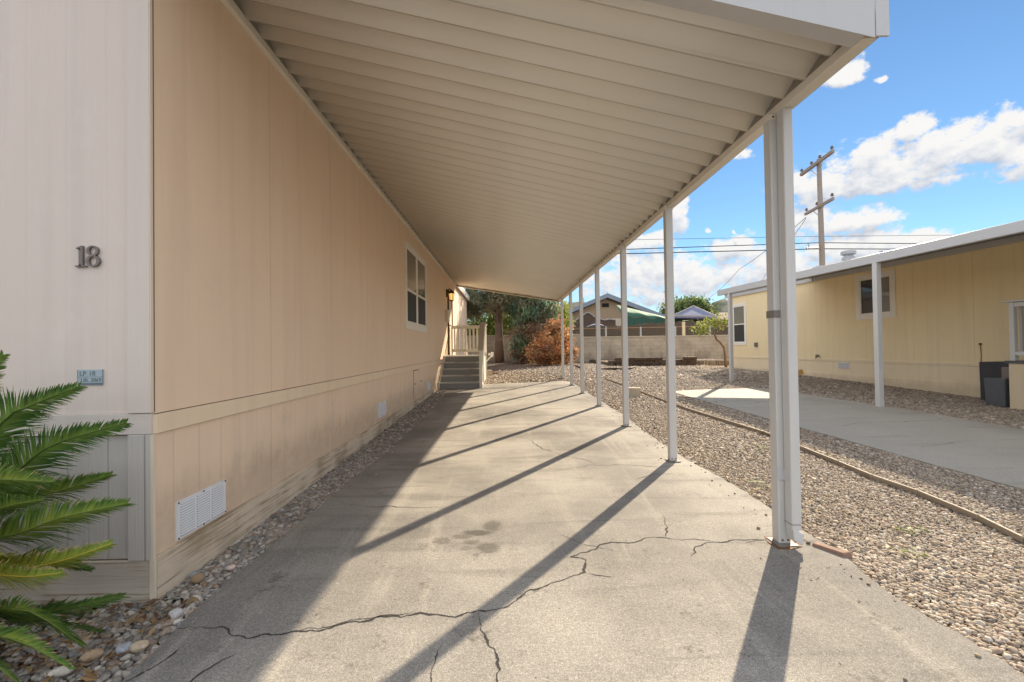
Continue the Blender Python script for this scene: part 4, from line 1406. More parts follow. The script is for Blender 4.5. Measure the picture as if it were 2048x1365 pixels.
a = ylocal(10.15, 14.5); roof_vent(a[1], a[0], 3.56, 1.0, False)
a = ylocal(12.18, 14.5); mb = MB(); mb.tube([(a[0], a[1], 3.5), (a[0], a[1], 4.18)], .05, 10); mb.build('vent_pipe', M['galv'], yh)

yc = thing('carport', 'white carport awning on square posts along the yellow house', 'carport', OY, PHI)
EX = -2.88
def yz(lx): return 2.64 + (3.16 - 2.64) * (lx - EX) / (0 - EX)
mb = MB(); mb.box(EX - 0.02, -10.0, 2.605, EX + 0.06, 4.16, 2.755); mb.build('gutter', M['alu_white'], yc, bevel=0.006)
mb = MB(); mb.hexa([(EX + .061, -10, yz(EX) + .03), (-.04, -10, yz(0) + .0), (-.04, 4.15, yz(0) + .0), (EX + .061, 4.15, yz(EX) + .03), (EX + .061, -10, yz(EX) + .08), (-.04, -10, yz(0) + .05), (-.04, 4.15, yz(0) + .05), (EX + .061, 4.15, yz(EX) + .08)])
mb.build('roof_sheet', M['alu'], yc)
mb = MB(); mb.hexa([(EX + .061, 4.151, 2.61), (-.03, 4.151, yz(0) - .04), (-.03, 4.17, yz(0) - .04), (EX + .061, 4.17, 2.61), (EX + .061, 4.151, 2.755), (-.03, 4.151, yz(0) + .09), (-.03, 4.17, yz(0) + .09), (EX + .061, 4.17, 2.755)])
mb.build('end_trim', M['alu_white'], yc)
for ly in (-.83, 1.37, 3.6, -3.05, -5.3):
    lx = EX + 0.02
    z0 = gl(lx, ly)
    mb = MB(); mb.box(lx - .045, ly - .045, z0 - .02, lx + .045, ly + .045, 2.606); mb.build('post', M['post'], yc, bevel=0.006)

# porch of the yellow house (only its corner is in view)
pc = thing('porch', 'cream boxed porch with white railing at the right edge by the yellow house', 'porch', OY, PHI)
mb = MB(); mb.box(-1.02, -4.6, -0.05, -0.03, -1.33, 0.86); mb.build('skirt', M['cream_wall'], pc, bevel=.004)
mb = MB(); mb.box(-1.028, -1.72, .0, -1.021, -1.70, .85); mb.build('batten', M['yellow_skirt'], pc)
mb = MB(); mb.box(-1.05, -4.65, 0.861, -0.03, -1.30, 0.90); mb.build('deck', M['bin2'], pc)
rl = MB(); rl.box(-1.02, -1.42, .901, -.95, -1.35, 1.86); rl.box(-1.02, -4.5, 1.78, -.95, -1.425, 1.85); rl.box(-1.02, -4.5, .99, -.95, -1.425, 1.05); rl.box(-.945, -1.42, 1.78, -.04, -1.36, 1.85); rl.box(-.945, -1.42, .99, -.04, -1.36, 1.05)
ro = rl.build('railing', M['post'], pc, bevel=.004)
mb = MB(); mb.box(-1.06, -4.5, 1.861, -.91, -1.29, 1.89); mb.build('handrail', M['post'], ro, bevel=.004)
for k in range(16):
    b2 = MB(); b2.box(-1.0, -1.60 - k * .15, 1.051, -.97, -1.56 - k * .15, 1.779); b2.build('baluster', M['post'], ro)
for k in range(5):
    b2 = MB(); b2.box(-.86 + k * .15, -1.41, 1.051, -.82 + k * .15, -1.37, 1.779); b2.build('baluster', M['post'], ro)

# bins by the porch
def bin_thing(name, label, cat, lx, ly, w, d, h, mat, taper=0.0, open_top=True, rim=0.03):
    z0 = gl(lx, ly) - .01
    c, s = math.cos(PHI), math.sin(PHI)
    loc = (OY[0] + lx * c - ly * s, OY[1] + lx * s + ly * c, z0)
    t = thing(name, label, cat, loc, PHI)
    a, b2 = w / 2, d / 2; k = 1 - taper
    mb = MB()
    o_ = [(-a * k, -b2 * k, 0), (a * k, -b2 * k, 0), (a * k, b2 * k, 0), (-a * k, b2 * k, 0)]
    tp = [(-a, -b2, h), (a, -b2, h), (a, b2, h), (-a, b2, h)]
    it = [(-a + rim, -b2 + rim, h), (a - rim, -b2 + rim, h), (a - rim, b2 - rim, h), (-a + rim, b2 - rim, h)]
    ib = [(x * .9, y * .9, h * .35) for x, y, _ in it]
    mb.v = o_ + tp + it + ib
    mb.f = [(3, 2, 1, 0)]
    for q in range(4):
        r = (q + 1) % 4
        mb.f += [(q, r, 4 + r, 4 + q), (4 + q, 4 + r, 8 + r, 8 + q), (8 + q, 8 + r, 12 + r, 12 + q)]
    mb.f.append((12, 13, 14, 15))
    mb.build('body', mat, t, bevel=.02)
    return t, mb
t, _ = bin_thing('storage_bin', 'large charcoal plastic bin against the yellow wall beside the porch', 'bin', -.28, -.80, .50, .62, .72, M['bin'], .02)
mb = MB(); mb.bar((-.22, .05, .705), (.22, -.02, .70), .22, .02); mb.build('lid', M['bin2'], t)
mb = MB(); mb.tube([(-.24, -.16, .17), (-.30, -.08, .20), (-.30, .04, .18), (-.24, .12, .16)], .022, 8); mb.build('handle', M['black_metal'], t)
bin_thing('planter', 'tapered dark grey planter standing in front of the charcoal bin', 'planter', -.86, -1.10, .30, .32, .48, M['bin2'], .10)
bin_thing('planter', 'taller taupe planter between the charcoal bin and the porch', 'planter', -.65, -1.15, .20, .28, .66, M['bin3'], .06)

# ================================================================== SAGO PALM
def V3(*a): return Vector(a)


GREEN_D = (0.055, 0.135, 0.04); GREEN_M = (0.125, 0.24, 0.05); GREEN_L = (0.36, 0.46, 0.08); YEL = (0.52, 0.40, 0.03); TAN = (0.66, 0.48, 0.27)


def lerp3(a, b2, t): return tuple(a[i] + (b2[i] - a[i]) * t for i in range(3))


def frond(parent, pts, style, seed, leaf=0.135, roll=0.0):
    r = random.Random(seed)
    P = [Vector(p) for p in pts]
    # Catmull-Rom through the points
    ctrl = [P[0] * 2 - P[1]] + P + [P[-1] * 2 - P[-2]]
    fine = []
    for i in range(1, len(ctrl) - 2):
        for k in range(16):
            t = k / 16
            p0, p1_, p2, p3 = ctrl[i - 1], ctrl[i], ctrl[i + 1], ctrl[i + 2]
            fine.append(0.5 * ((2 * p1_) + (p2 - p0) * t + (2 * p0 - 5 * p1_ + 4 * p2 - p3) * t * t + (3 * p1_ - p0 - 3 * p2 + p3) * t ** 3))
    fine.append(P[-1])
    L = [0]
    for a, b2 in zip(fine[:-1], fine[1:]): L.append(L[-1] + (b2 - a).length)
    tot = L[-1]

    def at(s):
        for i in range(len(L) - 1):
            if L[i + 1] >= s:
                t = (s - L[i]) / max(1e-6, L[i + 1] - L[i])
                return fine[i].lerp(fine[i + 1], t), (fine[i + 1] - fine[i]).normalized()
        return fine[-1], (fine[-1] - fine[-2]).normalized()
    mb = MB(); mb.c = []
    # rachis
    n = 14
    rp = [at(tot * i / n)[0] for i in range(n + 1)]
    rr = [0.007 * (1 - 0.75 * i / n) for i in range(n + 1)]
    mb.tube(rp, rr, 6)
    rc = {'g': (0.16, 0.22, 0.04), 'y': (0.50, 0.38, 0.05), 'd': (0.07, 0.14, 0.03)}[style]
    mb.c = [(*rc, 1)] * len(mb.v)
    step = 0.0058
    s = tot * 0.10
    side_tilt = r.uniform(0.05, 0.35)
    while s < tot:
        p, d = at(s)
        t = s / tot
        side = d.cross(Vector((0, 0, 1)))
        if side.length < 0.05: side = Vector((1, 0, 0))
        side.normalize(); up = side.cross(d).normalized()
        side, up = side * math.cos(roll) + up * math.sin(roll), up * math.cos(roll) - side * math.sin(roll)
        env = min(1, (t - 0.05) * 5) * (1 - max(0, t - 0.50) / 0.50 * 0.82)
        for sg in (-1, 1):
            if r.random() < 0.05: continue
            ln = leaf * 1.38 * env * (r.uniform(0.86, 1.08) if r.random() > .07 else r.uniform(.35, .7))
            fwd = 0.75 + 0.65 * t
            dirv = (side * sg + d * fwd + up * (side_tilt + r.uniform(-.16, .16)) + d * r.uniform(-.12, .12)).normalized()
            tip = p + dirv * ln + Vector((0, 0, -1)) * ln * ln * 1.1 * r.uniform(0.4, 1.3)
            mid = p + dirv * ln * 0.55
            w = 0.0035 * r.uniform(0.85, 1.2)
            wd = d.cross(dirv).cross(dirv).normalized() * w
            b = len(mb.v)
            for q, k in ((p, 0.8), (mid, 1.0), (tip, 0.12)):
                mb.v += [tuple(q - wd * k), tuple(q + wd * k)]
            mb.f += [(b, b + 1, b + 3, b + 2), (b + 2, b + 3, b + 5, b + 4)]
            j = r.uniform(0.75, 1.25)
            g0 = lerp3(GREEN_D, GREEN_M, r.random())
            c0, c1, c2 = g0, g0, g0
            if style == 'g':
                hl = r.random() * (.9 if .25 < t < .85 else .4)
                c0 = lerp3(lerp3(g0, GREEN_L, 0.4 + .6 * hl), YEL, .25 * hl); c1 = lerp3(g0, GREEN_L, .45 * hl); c2 = lerp3(g0, GREEN_L, .2)
                if r.random() < 0.16: c2 = TAN
            elif style == 'd':
                c0 = lerp3(g0, GREEN_L, 0.3 + .3 * r.random()); c2 = TAN if r.random() < .06 else lerp3(g0, GREEN_L, .1)
            elif style == 'y':
                yf = max(0, 1 - abs(t - 0.5) * 2.2) * r.uniform(.6, 1)
                c0 = lerp3(GREEN_L, YEL, yf); c1 = lerp3(lerp3(g0, GREEN_L, .5), YEL, yf * 0.6); c2 = TAN if r.random() < 0.75 else GREEN_M
            for c, m_ in ((c0, 1), (c0, 1), (c1, j), (c1, j), (c2, j), (c2, j)):
                mb.c.append((c[0] * m_, c[1] * m_, c[2] * m_, 1))
        s += step
    return mb.build('frond', M['frond'], parent, smooth=False, recalc=False)


sago = thing('sago_palm', 'green sago palm with yellowing lower fronds by the front wall', 'palm', (-2.52, 1.92, 0.0))
SB = (-2.48, 1.94, 0.50)
SAGO = [([(-2.314, 2.0, 1.047), (-2.24, 2.0, 1.165), (-2.151, 1.98, 1.239)], 'g', .12),
        ([(-2.165, 1.98, 0.938), (-2.002, 1.95, 1.023), (-1.77, 1.92, 1.104)], 'd', .125),
        ([(-2.132, 1.95, 0.687), (-1.911, 1.93, 0.851), (-1.581, 1.92, 0.949)], 'd', .13),
        ([(-2.241, 2.05, 0.578), (-2.031, 2.08, 0.619), (-1.8, 2.1, 0.687)], 'g', .11),
        ([(-2.022, 1.85, 0.513), (-1.735, 1.8, 0.604), (-1.445, 1.76, 0.668)], 'g', .13),
        ([(-2.101, 1.85, 0.604), (-1.93, 1.8, 0.654), (-1.744, 1.74, 0.693)], 'g', .10),
        ([(-1.968, 1.8, 0.418), (-1.699, 1.74, 0.459), (-1.475, 1.72, 0.532)], 'y', .115),
        ([(-2.024, 1.75, 0.443), (-1.744, 1.66, 0.448), (-1.542, 1.6, 0.486)], 'y', .125),
        ([(-1.968, 1.8, 0.245), (-1.739, 1.8, 0.246), (-1.511, 1.82, 0.287)], 'd', .135),
        ([(-1.987, 1.75, 0.312), (-1.75, 1.7, 0.303), (-1.58, 1.72, 0.163)], 'g', .13),
        ([(-1.908, 1.65, 0.304), (-1.685, 1.62, 0.239), (-1.529, 1.62, 0.144)], 'g', .10),
        ([(-2.20, 1.80, 0.80), (-2.03, 1.72, 0.93), (-1.86, 1.66, 0.94)], 'g', .12),
        ([(-2.15, 1.78, 0.56), (-1.95, 1.66, 0.60), (-1.72, 1.58, 0.56)], 'y', .12),
        ([(-2.12, 1.72, 0.34), (-1.92, 1.58, 0.30), (-1.72, 1.52, 0.20)], 'd', .12),
        ([(-2.10, 1.70, 0.48), (-1.90, 1.56, 0.50), (-1.66, 1.50, 0.44)], 'y', .12),
        ([(-2.18, 1.84, 0.70), (-1.98, 1.78, 0.76), (-1.70, 1.74, 0.76)], 'g', .12),
        ([(-2.05, 1.72, 0.26), (-1.86, 1.64, 0.20), (-1.66, 1.60, 0.09)], 'g', .12),
        ([(-2.08, 1.88, 0.20), (-1.86, 1.88, 0.16), (-1.66, 1.90, 0.10)], 'd', .12),
        ([(-2.173, 1.95, 0.36), (-2.067, 2.05, 0.333), (-1.94, 2.15, 0.238)], 'd', .11)]
for i, (pts, stl, lf) in enumerate(SAGO):
    frond(sago, [SB] + pts, stl, 100 + i, lf, R_((62, 58, 60, 55, 60, 50, 62, 66, 55, 60, 70, 50, 55, 60, 48, 62, 58, 50, 55)[i]))
for k in range(13):      # the rest of the rosette, to the left and behind
    a = R_(105 + k * 18 + (k % 3) * 5); el = (0.75, 0.35, 0.05)[k % 3]
    d = Vector((math.cos(a) * .8, math.sin(a) * .42 if math.sin(a) > 0 else math.sin(a) * .75, 0))
    frond(sago, [SB, tuple(Vector(SB) + d * .4 + Vector((0, 0, .28 * el + .05))), tuple(Vector(SB) + d * .75 + Vector((0, 0, .42 * el - .02))), tuple(Vector(SB) + d + Vector((0, 0, .42 * el - .16)))], 'gdg'[k % 3], 140 + k, .125)
mb = MB(); mb.lathe([(.13, -.05), (.15, .1), (.16, .25), (.13, .40), (.07, .52), (.02, .56)], (-2.50, 1.94, 0.0), 14); mb.build('trunk', M['bark'], sago, smooth=True)

# ================================================================== TREES, SHRUBS
def leaves(blobs, per, size, pal, seed, spread=0.28, droop=0.0, narrow=0.5, floor=-9):
    """leaf quads gathered in many small clumps inside ellipsoid blobs -> (V, F, T)"""
    r = np.random.default_rng(seed)
    Vs = []; Ts = []
    pal = np.array(pal)
    for (cx, cy, cz, rx, ry, rz, ncl) in blobs:
        u = r.normal(size=(ncl, 3)); u /= np.linalg.norm(u, axis=1)[:, None]
        rad = r.uniform(0.2, 1.25, ncl) ** 0.6
        cc = np.array([cx, cy, cz]) + u * rad[:, None] * np.array([rx, ry, rz])
        tint = pal[r.integers(0, len(pal), ncl)] * r.uniform(0.7, 1.3, (ncl, 1))
        cs = r.uniform(0.6, 1.3, ncl) * spread
        n = ncl * per
        ci = np.repeat(np.arange(ncl), per)
        c = cc[ci] + r.normal(size=(n, 3)) * cs[ci][:, None] * 0.5
        d = r.normal(size=(n, 3)); d[:, 2] -= droop * 3
        d /= np.linalg.norm(d, axis=1)[:, None]
        w = np.cross(d, r.normal(size=(n, 3))); w /= np.linalg.norm(w, axis=1)[:, None] + 1e-9
        L = size * r.uniform(0.6, 1.4, n)[:, None]; W = L * narrow * 0.5
        q = np.stack([c - d * L * .5, c + w * W, c + d * L * .5, c - w * W], 1)
        q[..., 2] = np.maximum(q[..., 2], floor)
        Vs.append(q.reshape(-1, 3))
        t = tint[ci] * r.uniform(0.8, 1.2, (n, 1))
        Ts.append(np.repeat(t, 4, 0))
    V = np.concatenate(Vs); T = np.concatenate(Ts)
    F = np.arange(len(V)).reshape(-1, 4)
    return V, F, T


def tree(name, label, cat, base, trunk_pts, trunk_r, blobs, per, size, pal, seed, limbs=(), group=None, **kw):
    t = thing(name, label, cat, base, 0, group)
    mb = MB(); mb.tube(trunk_pts, trunk_r, 10)
    for lp, lr in limbs: mb.tube(lp, lr, 7)
    mb.build('trunk', M['bark'], t, smooth=True)
    V, F, T = leaves(blobs, per, size, pal, seed, **kw)
    mesh_np('crown', V, F, M['leaf'], T, smooth=False, parent=t)
    return t


G_PINE = [(0.16, 0.19, 0.10), (0.22, 0.23, 0.13), (0.29, 0.28, 0.17), (0.11, 0.135, 0.07), (0.30, 0.25, 0.15)]
G_BRIGHT = [(0.20, 0.29, 0.05), (0.30, 0.37, 0.08), (0.13, 0.21, 0.04), (0.40, 0.42, 0.13)]
G_JUN = [(0.14, 0.23, 0.14), (0.20, 0.30, 0.19), (0.15, 0.24, 0.12), (0.24, 0.32, 0.21), (0.30, 0.25, 0.15)]
G_RED = [(0.56, 0.28, 0.12), (0.62, 0.37, 0.17), (0.44, 0.22, 0.12), (0.62, 0.44, 0.20), (0.38, 0.22, 0.14), (0.64, 0.31, 0.12)]
G_BROWN = [(0.30, 0.19, 0.13), (0.38, 0.25, 0.17), (0.22, 0.15, 0.10), (0.17, 0.18, 0.10)]

tree('pine_tree', 'tall dark pine with straight brown trunk before the block wall', 'tree', (-0.30, 22.6, .55),
     [(-.30, 22.6, .45), (-.31, 22.6, 1.6), (-.34, 22.6, 3.0), (-.45, 22.6, 5.0), (-.5, 22.6, 7.5)], [.24, .21, .19, .14, .05],
     [(-1.2, 22.6, 3.75, 1.0, 1.3, .75, 60), (-.2, 22.4, 3.5, .75, 1.2, .55, 36), (-1.75, 22.4, 3.2, .5, .7, .45, 22), (-.6, 22.6, 5.2, 1.8, 1.8, 1.2, 80), (-.5, 22.6, 6.9, 1.1, 1.1, 1.0, 40)],
     95, .20, G_PINE, 21, limbs=[([(-.33, 22.6, 2.9), (-.9, 22.5, 3.4), (-1.6, 22.4, 3.7)], [.08, .06, .03]), ([(-.35, 22.6, 3.2), (.1, 22.4, 3.5)], [.06, .03])], spread=.34, narrow=.2)
tree('broadleaf_tree', 'bright green tree behind the block wall beside the pine', 'tree', (.35, 27.0, .5),
     [(.35, 27.0, .4), (.4, 27.0, 2.4), (.5, 27, 4.2)], [.16, .13, .06],
     [(.45, 27.0, 3.6, 1.1, 1.2, 1.3, 70), (-.4, 27.4, 2.9, .8, .8, .8, 34), (.5, 27, 5.3, 1.2, 1.2, 1.1, 40)], 80, .15, G_BRIGHT, 22, spread=.45, narrow=.55)
tree('broadleaf_tree', 'low leafy tree behind the block wall left of the pine trunk', 'tree', (-1.3, 27.2, .5),
     [(-1.3, 27.2, .4), (-1.3, 27.2, 2.2)], [.10, .05],
     [(-1.2, 27.2, 2.75, .9, .8, .75, 34), (-2.4, 27.4, 3.0, .9, .8, .8, 26)], 70, .14, G_BRIGHT[1:] + [(0.05, .10, .03)], 23, spread=.4, narrow=.55)
tree('juniper_tree', 'drooping blue green juniper with bare brown lower branches beside the red bush', 'tree', (1.15, 22.4, .5),
     [(1.15, 22.4, .4), (1.2, 22.4, 1.8), (1.5, 22.4, 3.0), (1.7, 22.4, 5.0)], [.16, .13, .10, .04],
     [(1.5, 22.3, 3.3, 1.0, 1.0, .9, 90), (.85, 22.1, 2.9, .45, .6, .6, 30), (1.6, 22.4, 4.6, 1.0, 1.0, 1.0, 60), (.75, 21.9, 1.35, .38, .45, .42, 22), (1.9, 22.2, 2.9, .6, .6, .45, 26)],
     90, .19, G_JUN, 24, limbs=[([(1.2, 22.4, 1.9), (1.6, 22.2, 2.6), (2.0, 22.1, 3.3)], [.09, .07, .03]), ([(1.15, 22.4, 1.3), (.8, 22.1, 1.9), (.4, 21.9, 2.0)], [.05, .035, .012]), ([(1.2, 22.3, 1.2), (1.8, 22.0, 1.9), (2.3, 21.9, 2.5)], [.05, .03, .012])],
     spread=.30, droop=.8, narrow=.28)
bt = thing('dry_shrub', 'dry brown twiggy shrub at the foot of the juniper', 'shrub', (.9, 21.9, .48))
V, F, T = leaves([(.85, 21.9, 1.75, .55, .5, .55, 34), (.75, 21.8, .9, .5, .45, .35, 24), (1.35, 21.8, 2.1, .6, .5, .35, 20)], 70, .16, G_BROWN, 25, spread=.36, narrow=.18, floor=.47)
mesh_np('foliage', V, F, M['leaf'], T, False, bt)
mb = MB()
for k in range(14):
    a = k * .9; mb.tube([(.9, 21.9, .42), (.9 + .25 * math.cos(a), 21.9 + .2 * math.sin(a), 1.1), (.9 + .55 * math.cos(a), 21.9 + .45 * math.sin(a), 1.7 + .3 * math.sin(k))], [.02, .012, .005], 5)
mb.build('stems', M['bark'], bt)
rb_ = thing('red_bush', 'rounded rusty red bush in front of the block wall', 'bush', (2.0, 20.8, .45))
V, F, T = leaves([(1.95, 20.8, 1.15, .85, .8, .72, 150), (2.35, 20.8, 1.85, .55, .55, .55, 70), (2.75, 20.7, 1.1, .40, .4, .6, 34), (1.45, 20.7, .95, .42, .45, .45, 36)], 42, .125, G_RED, 26, spread=.22, narrow=.5, floor=.42)
mesh_np('foliage', V, F, M['leaf'], T, False, rb_)
mb = MB()
for k in range(16):
    a = k * 1.1; mb.tube([(2.0, 20.8, .40), (2.0 + .35 * math.cos(a), 20.8 + .3 * math.sin(a), 1.0), (2.0 + .7 * math.cos(a), 20.8 + .6 * math.sin(a), 1.5 + .3 * math.sin(k))], [.022, .014, .005], 5)
mb.build('stems', M['bark'], rb_)
tree('young_tree', 'yellow green leafy young tree behind the red bush', 'tree', (3.05, 25.6, .45),
     [(3.05, 25.6, .4), (3.1, 25.6, 2.4), (3.1, 25.6, 3.4)], [.06, .05, .02], [(3.05, 25.6, 3.1, .45, .5, .6, 34), (3.3, 25.6, 2.5, .4, .4, .5, 18)], 60, .12, [(0.30, .36, .04), (.22, .30, .04), (.38, .40, .08)], 27, spread=.3, narrow=.55)
tree('small_tree', 'small leaning tree with crooked trunk by the yellow house corner', 'tree', (8.35, 17.7, .31),
     [(8.66, 17.8, .28), (8.64, 17.8, .80), (8.60, 17.8, 1.10), (8.44, 17.75, 1.30), (8.27, 17.7, 1.42), (8.17, 17.7, 1.66), (8.05, 17.7, 1.95)], [.055, .05, .048, .045, .04, .03, .012],
     [(7.80, 17.7, 1.90, .32, .3, .10, 9), (8.15, 17.7, 2.12, .36, .35, .12, 9), (7.60, 17.6, 1.80, .18, .2, .08, 6), (8.55, 17.7, 2.1, .15, .2, .08, 4)], 26, .095, [(0.25, .29, .07), (.19, .24, .055), (.33, .34, .11)], 28,
     limbs=[([(8.17, 17.7, 1.62), (7.85, 17.7, 1.78), (7.5, 17.65, 1.82)], [.022, .014, .006]), ([(8.10, 17.7, 1.85), (8.35, 17.7, 2.08), (8.55, 17.7, 2.1)], [.016, .010, .005])], spread=.22, narrow=.55)
tree('orchard_tree', 'rounded green tree far behind the fence beside the canopy', 'tree', (18.3, 46, .5),
     [(18.3, 46, .4), (18.3, 46, 3.0), (18.4, 46, 4.8)], [.2, .16, .05],
     [(17.6, 46, 4.6, 1.5, 1.4, .9, 60), (19.0, 46, 4.9, 1.3, 1.3, .85, 50), (18.2, 46, 3.6, 2.0, 1.4, .9, 50), (20.3, 46, 4.3, .9, .9, .6, 24)], 55, .30, [(0.13, .20, .06), (.19, .25, .09), (.10, .15, .05), (.26, .28, .12)], 29, spread=.7, narrow=.55)

# ================================================================== BACK WALL, FENCE, NEIGHBOURS
bw = thing('block_wall', 'long tan concrete block wall closing the back of the yard', 'wall', (4, 24.5, .4))
mb = MB(); mb.box(-9, 24.5, .2, 4.03, 24.7, 1.84); mb.box(4.031, 24.505, .2, 16, 24.695, 1.68); mb.build('blocks', M['blockwall'], bw)
mb = MB(); mb.box(-9, 24.48, 1.841, 4.05, 24.72, 1.90); mb.box(4.051, 24.485, 1.681, 16, 24.715, 1.745); mb.build('coping', M['block'], bw, bevel=.01)

fn = thing('wooden_fence', 'weathered dark wooden fence standing behind the block wall', 'fence', (4, 28, .4))
mb = MB(); pr = random.Random(3)
x = -6.0
while x < 15.6:
    w = .135; h = (2.47 if x < 8 else 2.55 + .04 * (x - 8)) + pr.uniform(-.05, .05)
    mb.hexa([(x, 28, .3), (x + w, 28, .3), (x + w, 28.02, .3), (x, 28.02, .3), (x, 28, h), (x + w, 28, h + pr.uniform(-.03, .03)), (x + w, 28.02, h), (x, 28.02, h)])
    x += .145
mb.build('boards', M['fence_wood'], fn)
for z in (.9, 2.1):
    mb = MB(); mb.box(-6, 28.021, z, 15.6, 28.07, z + .09); mb.build('rail', M['fence_wood'], fn)
pf = thing('pipe_fence', 'low pipe rail on pale posts between the block wall and fence', 'fence', (8, 26, .4))
mb = MB(); mb.tube([(2.5, 26, 2.20), (14, 26, 2.28)], .035, 8); mb.build('rail', M['rust'], pf)
for x in (5.75, 7.75, 9.75, 11.75, 3.75):
    mb = MB(); mb.tube([(x, 25.96, .35), (x, 25.96, 2.30)], .05, 8); mb.build('post', M['galv'], pf)
mb = MB(); mb.box(10.12, 25.85, .3, 10.28, 25.93, 2.55); mb.build('post', M['cream_wall'], pf)

nh = thing('neighbour_house', 'beige gabled house with grey roof beyond the wooden fence', 'house', (8.0, 36, .4))
mb = MB(); mb.prism([(3.6, .3), (12.6, .3), (12.6, 3.15), (8.03, 4.97), (3.6, 3.15)], lambda p: (p[0], 36, p[1]), lambda p: (p[0], 46, p[1])); mb.build('wall', M['beige_stucco'], nh)
mb = MB()
mb.prism([(8.03, 5.02), (3.0, 2.98), (3.0, 3.30), (8.03, 5.36)], lambda p: (p[0], 35.4, p[1]), lambda p: (p[0], 46.5, p[1]))
mb.prism([(8.03, 5.02), (8.03, 5.36), (13.0, 3.40), (13.0, 3.08)], lambda p: (p[0], 35.4, p[1]), lambda p: (p[0], 46.5, p[1]))
rf = mb.build('roof', M['bluegrey_trim'], nh)
for (vx, v0, v1) in ((8.6, 5.1, 5.75), (6.6, 4.5, 5.3)):
    mb = MB(); mb.tube([(vx, 38, v0), (vx, 38, v1)], .04, 6); mb.build('vent_pipe', M['galv'], rf)
mb = MB(); mb.box(7.7, 35.95, 4.32, 8.25, 35.999, 4.62)
mb.build('gable_vent', M['dark'], nh)
mb = MB(); mb.box(8.0, 35.96, 2.3, 9.6, 35.999, 3.4); mb.build('panel', M['cream_trim'], nh)
for k, (x0, x1, z1, yy) in enumerate([(-2, 6.8, 5.0, 52)]):
    hb = thing('grey_house', 'low house with plain grey roof behind the beige gable', 'house', (2, yy, .4))
    mb = MB(); mb.box(x0, yy, .3, x1, yy + 8, 3.6); mb.build('wall', M['beige_stucco'], hb)
    mb = MB(); mb.hexa([(x0 - .4, yy - .5, 3.6), (x1 + .4, yy - .5, 3.6), (x1 + .4, yy + 8.5, 3.6), (x0 - .4, yy + 8.5, 3.6), (x0 + .6, yy + 3.8, z1), (x1 - .6, yy + 3.8, z1), (x1 - .6, yy + 4.2, z1), (x0 + .6, yy + 4.2, z1)]); mb.build('roof', M['roofing'], hb)
M['brown_shingle'] = paint('brown_shingle', (0.22, 0.16, 0.12), 0.85, 0.2, 6, 0.3)
hb = thing('brown_roofed_house', 'distant house with brown shingle roof right of the canopy', 'house', (25, 54, .4))
mb = MB(); mb.box(21, 54, .3, 33, 62, 3.5); mb.build('wall', M['beige_stucco'], hb)
mb = MB(); mb.hexa([(20.6, 53.5, 3.5), (33.4, 53.5, 3.5), (33.4, 62.5, 3.5), (20.6, 62.5, 3.5), (21.6, 57.8, 5.3), (32.6, 57.8, 5.3), (32.6, 58.2, 5.3), (21.6, 58.2, 5.3)]); rf = mb.build('roof', M['brown_shingle'], hb)
mb = MB(); mb.lathe([(.02, 0), (.3, .08), (.42, .2), (.40, .2), (.28, .1), (.02, .03)], (24.6, 56, 5.0), 14); mb.tube([(24.6, 56, 4.3), (24.6, 56, 5.05)], .04, 6); mb.build('dish', M['galv'], rf)

# shade cloth awning, brown and blue tarps, pop-up canopy in the neighbour's yard
gc = thing('shade_awning', 'sagging green shade cloth awning with scalloped hem beside the beige house', 'awning', (11, 33, .4))
mb = MB(); n = 26
top = []; bot = []
for k in range(n + 1):
    t = k / n
    top.append((8.25 + 5.0 * t, 33.6, 4.28 - 1.30 * t)); bot.append((8.25 + 5.0 * t, 32.0, 3.40 - .50 * t + .07 * math.sin(t * 26)))
for a, b2 in zip(top, bot): mb.v += [a, b2]
for k in range(n): mb.f.append((2 * k, 2 * k + 1, 2 * k + 3, 2 * k + 2))
so = mb.build('cloth', M['green_cloth'], gc, smooth=True); so.modifiers.new('thickness', 'SOLIDIFY').thickness = .01
M['green_dark'] = cloth('green_shade_cloth_lower', (0.035, 0.10, 0.07))
mb = MB()
for k in range(n + 1):
    a = bot[k]; mb.v += [(a[0], 32.02, a[2] - .03), (a[0], 32.02, 2.45 + .02 * math.sin(k))]
for k in range(n): mb.f.append((2 * k, 2 * k + 1, 2 * k + 3, 2 * k + 2))
so = mb.build('side_cloth', M['green_dark'], gc); so.modifiers.new('thickness', 'SOLIDIFY').thickness = .01
for x in (8.3, 11.3, 13.2):
    mb = MB(); mb.tube([(x, 32.1, .3), (x, 32.1, 3.35 - (x - 8.3) * .1)], .04, 6); mb.build('pole', M['galv'], gc)

tb = thing('tarp_shelter', 'dark brown tarp shelter with wavy pale top edge behind the wall', 'shelter', (5.8, 31, .4))
mb = MB(); e = MB(); n = 24
f_ = lambda t: 3.02 + .48 * math.exp(-((t - .45) / .16) ** 2) - .10 * math.exp(-((t - .2) / .1) ** 2) + .03 * math.sin(t * 30)
pts = [(4.05 + 3.5 * k / n, f_(k / n)) for k in range(n + 1)]
mb.prism([(4.05, .3)] + pts + [(7.55, .3)], lambda p: (p[0], 31, p[1]), lambda p: (p[0], 33, p[1] - .1)); mb.build('tarp', M['brown_tarp'], tb)
for a, b2 in zip(pts[:-1], pts[1:]): e.bar((a[0], 30.98, a[1] + .02), (b2[0], 30.98, b2[1] + .02), .06, .06)
e.build('hem', M['white_cloth'], tb)
bt2 = thing('blue_tarp', 'slack blue tarp slung low in front of the brown shelter', 'tarp', (5.8, 29, .4))
mb = MB(); n = 20
for k in range(n + 1):
    t = k / n; z = 2.26 + .24 * math.sin(t * math.pi) ** 2 - .09 * math.sin(t * 9)
    mb.v += [(4.3 + 3.2 * t, 29.0, z), (4.3 + 3.2 * t, 29.6, z + .12)]
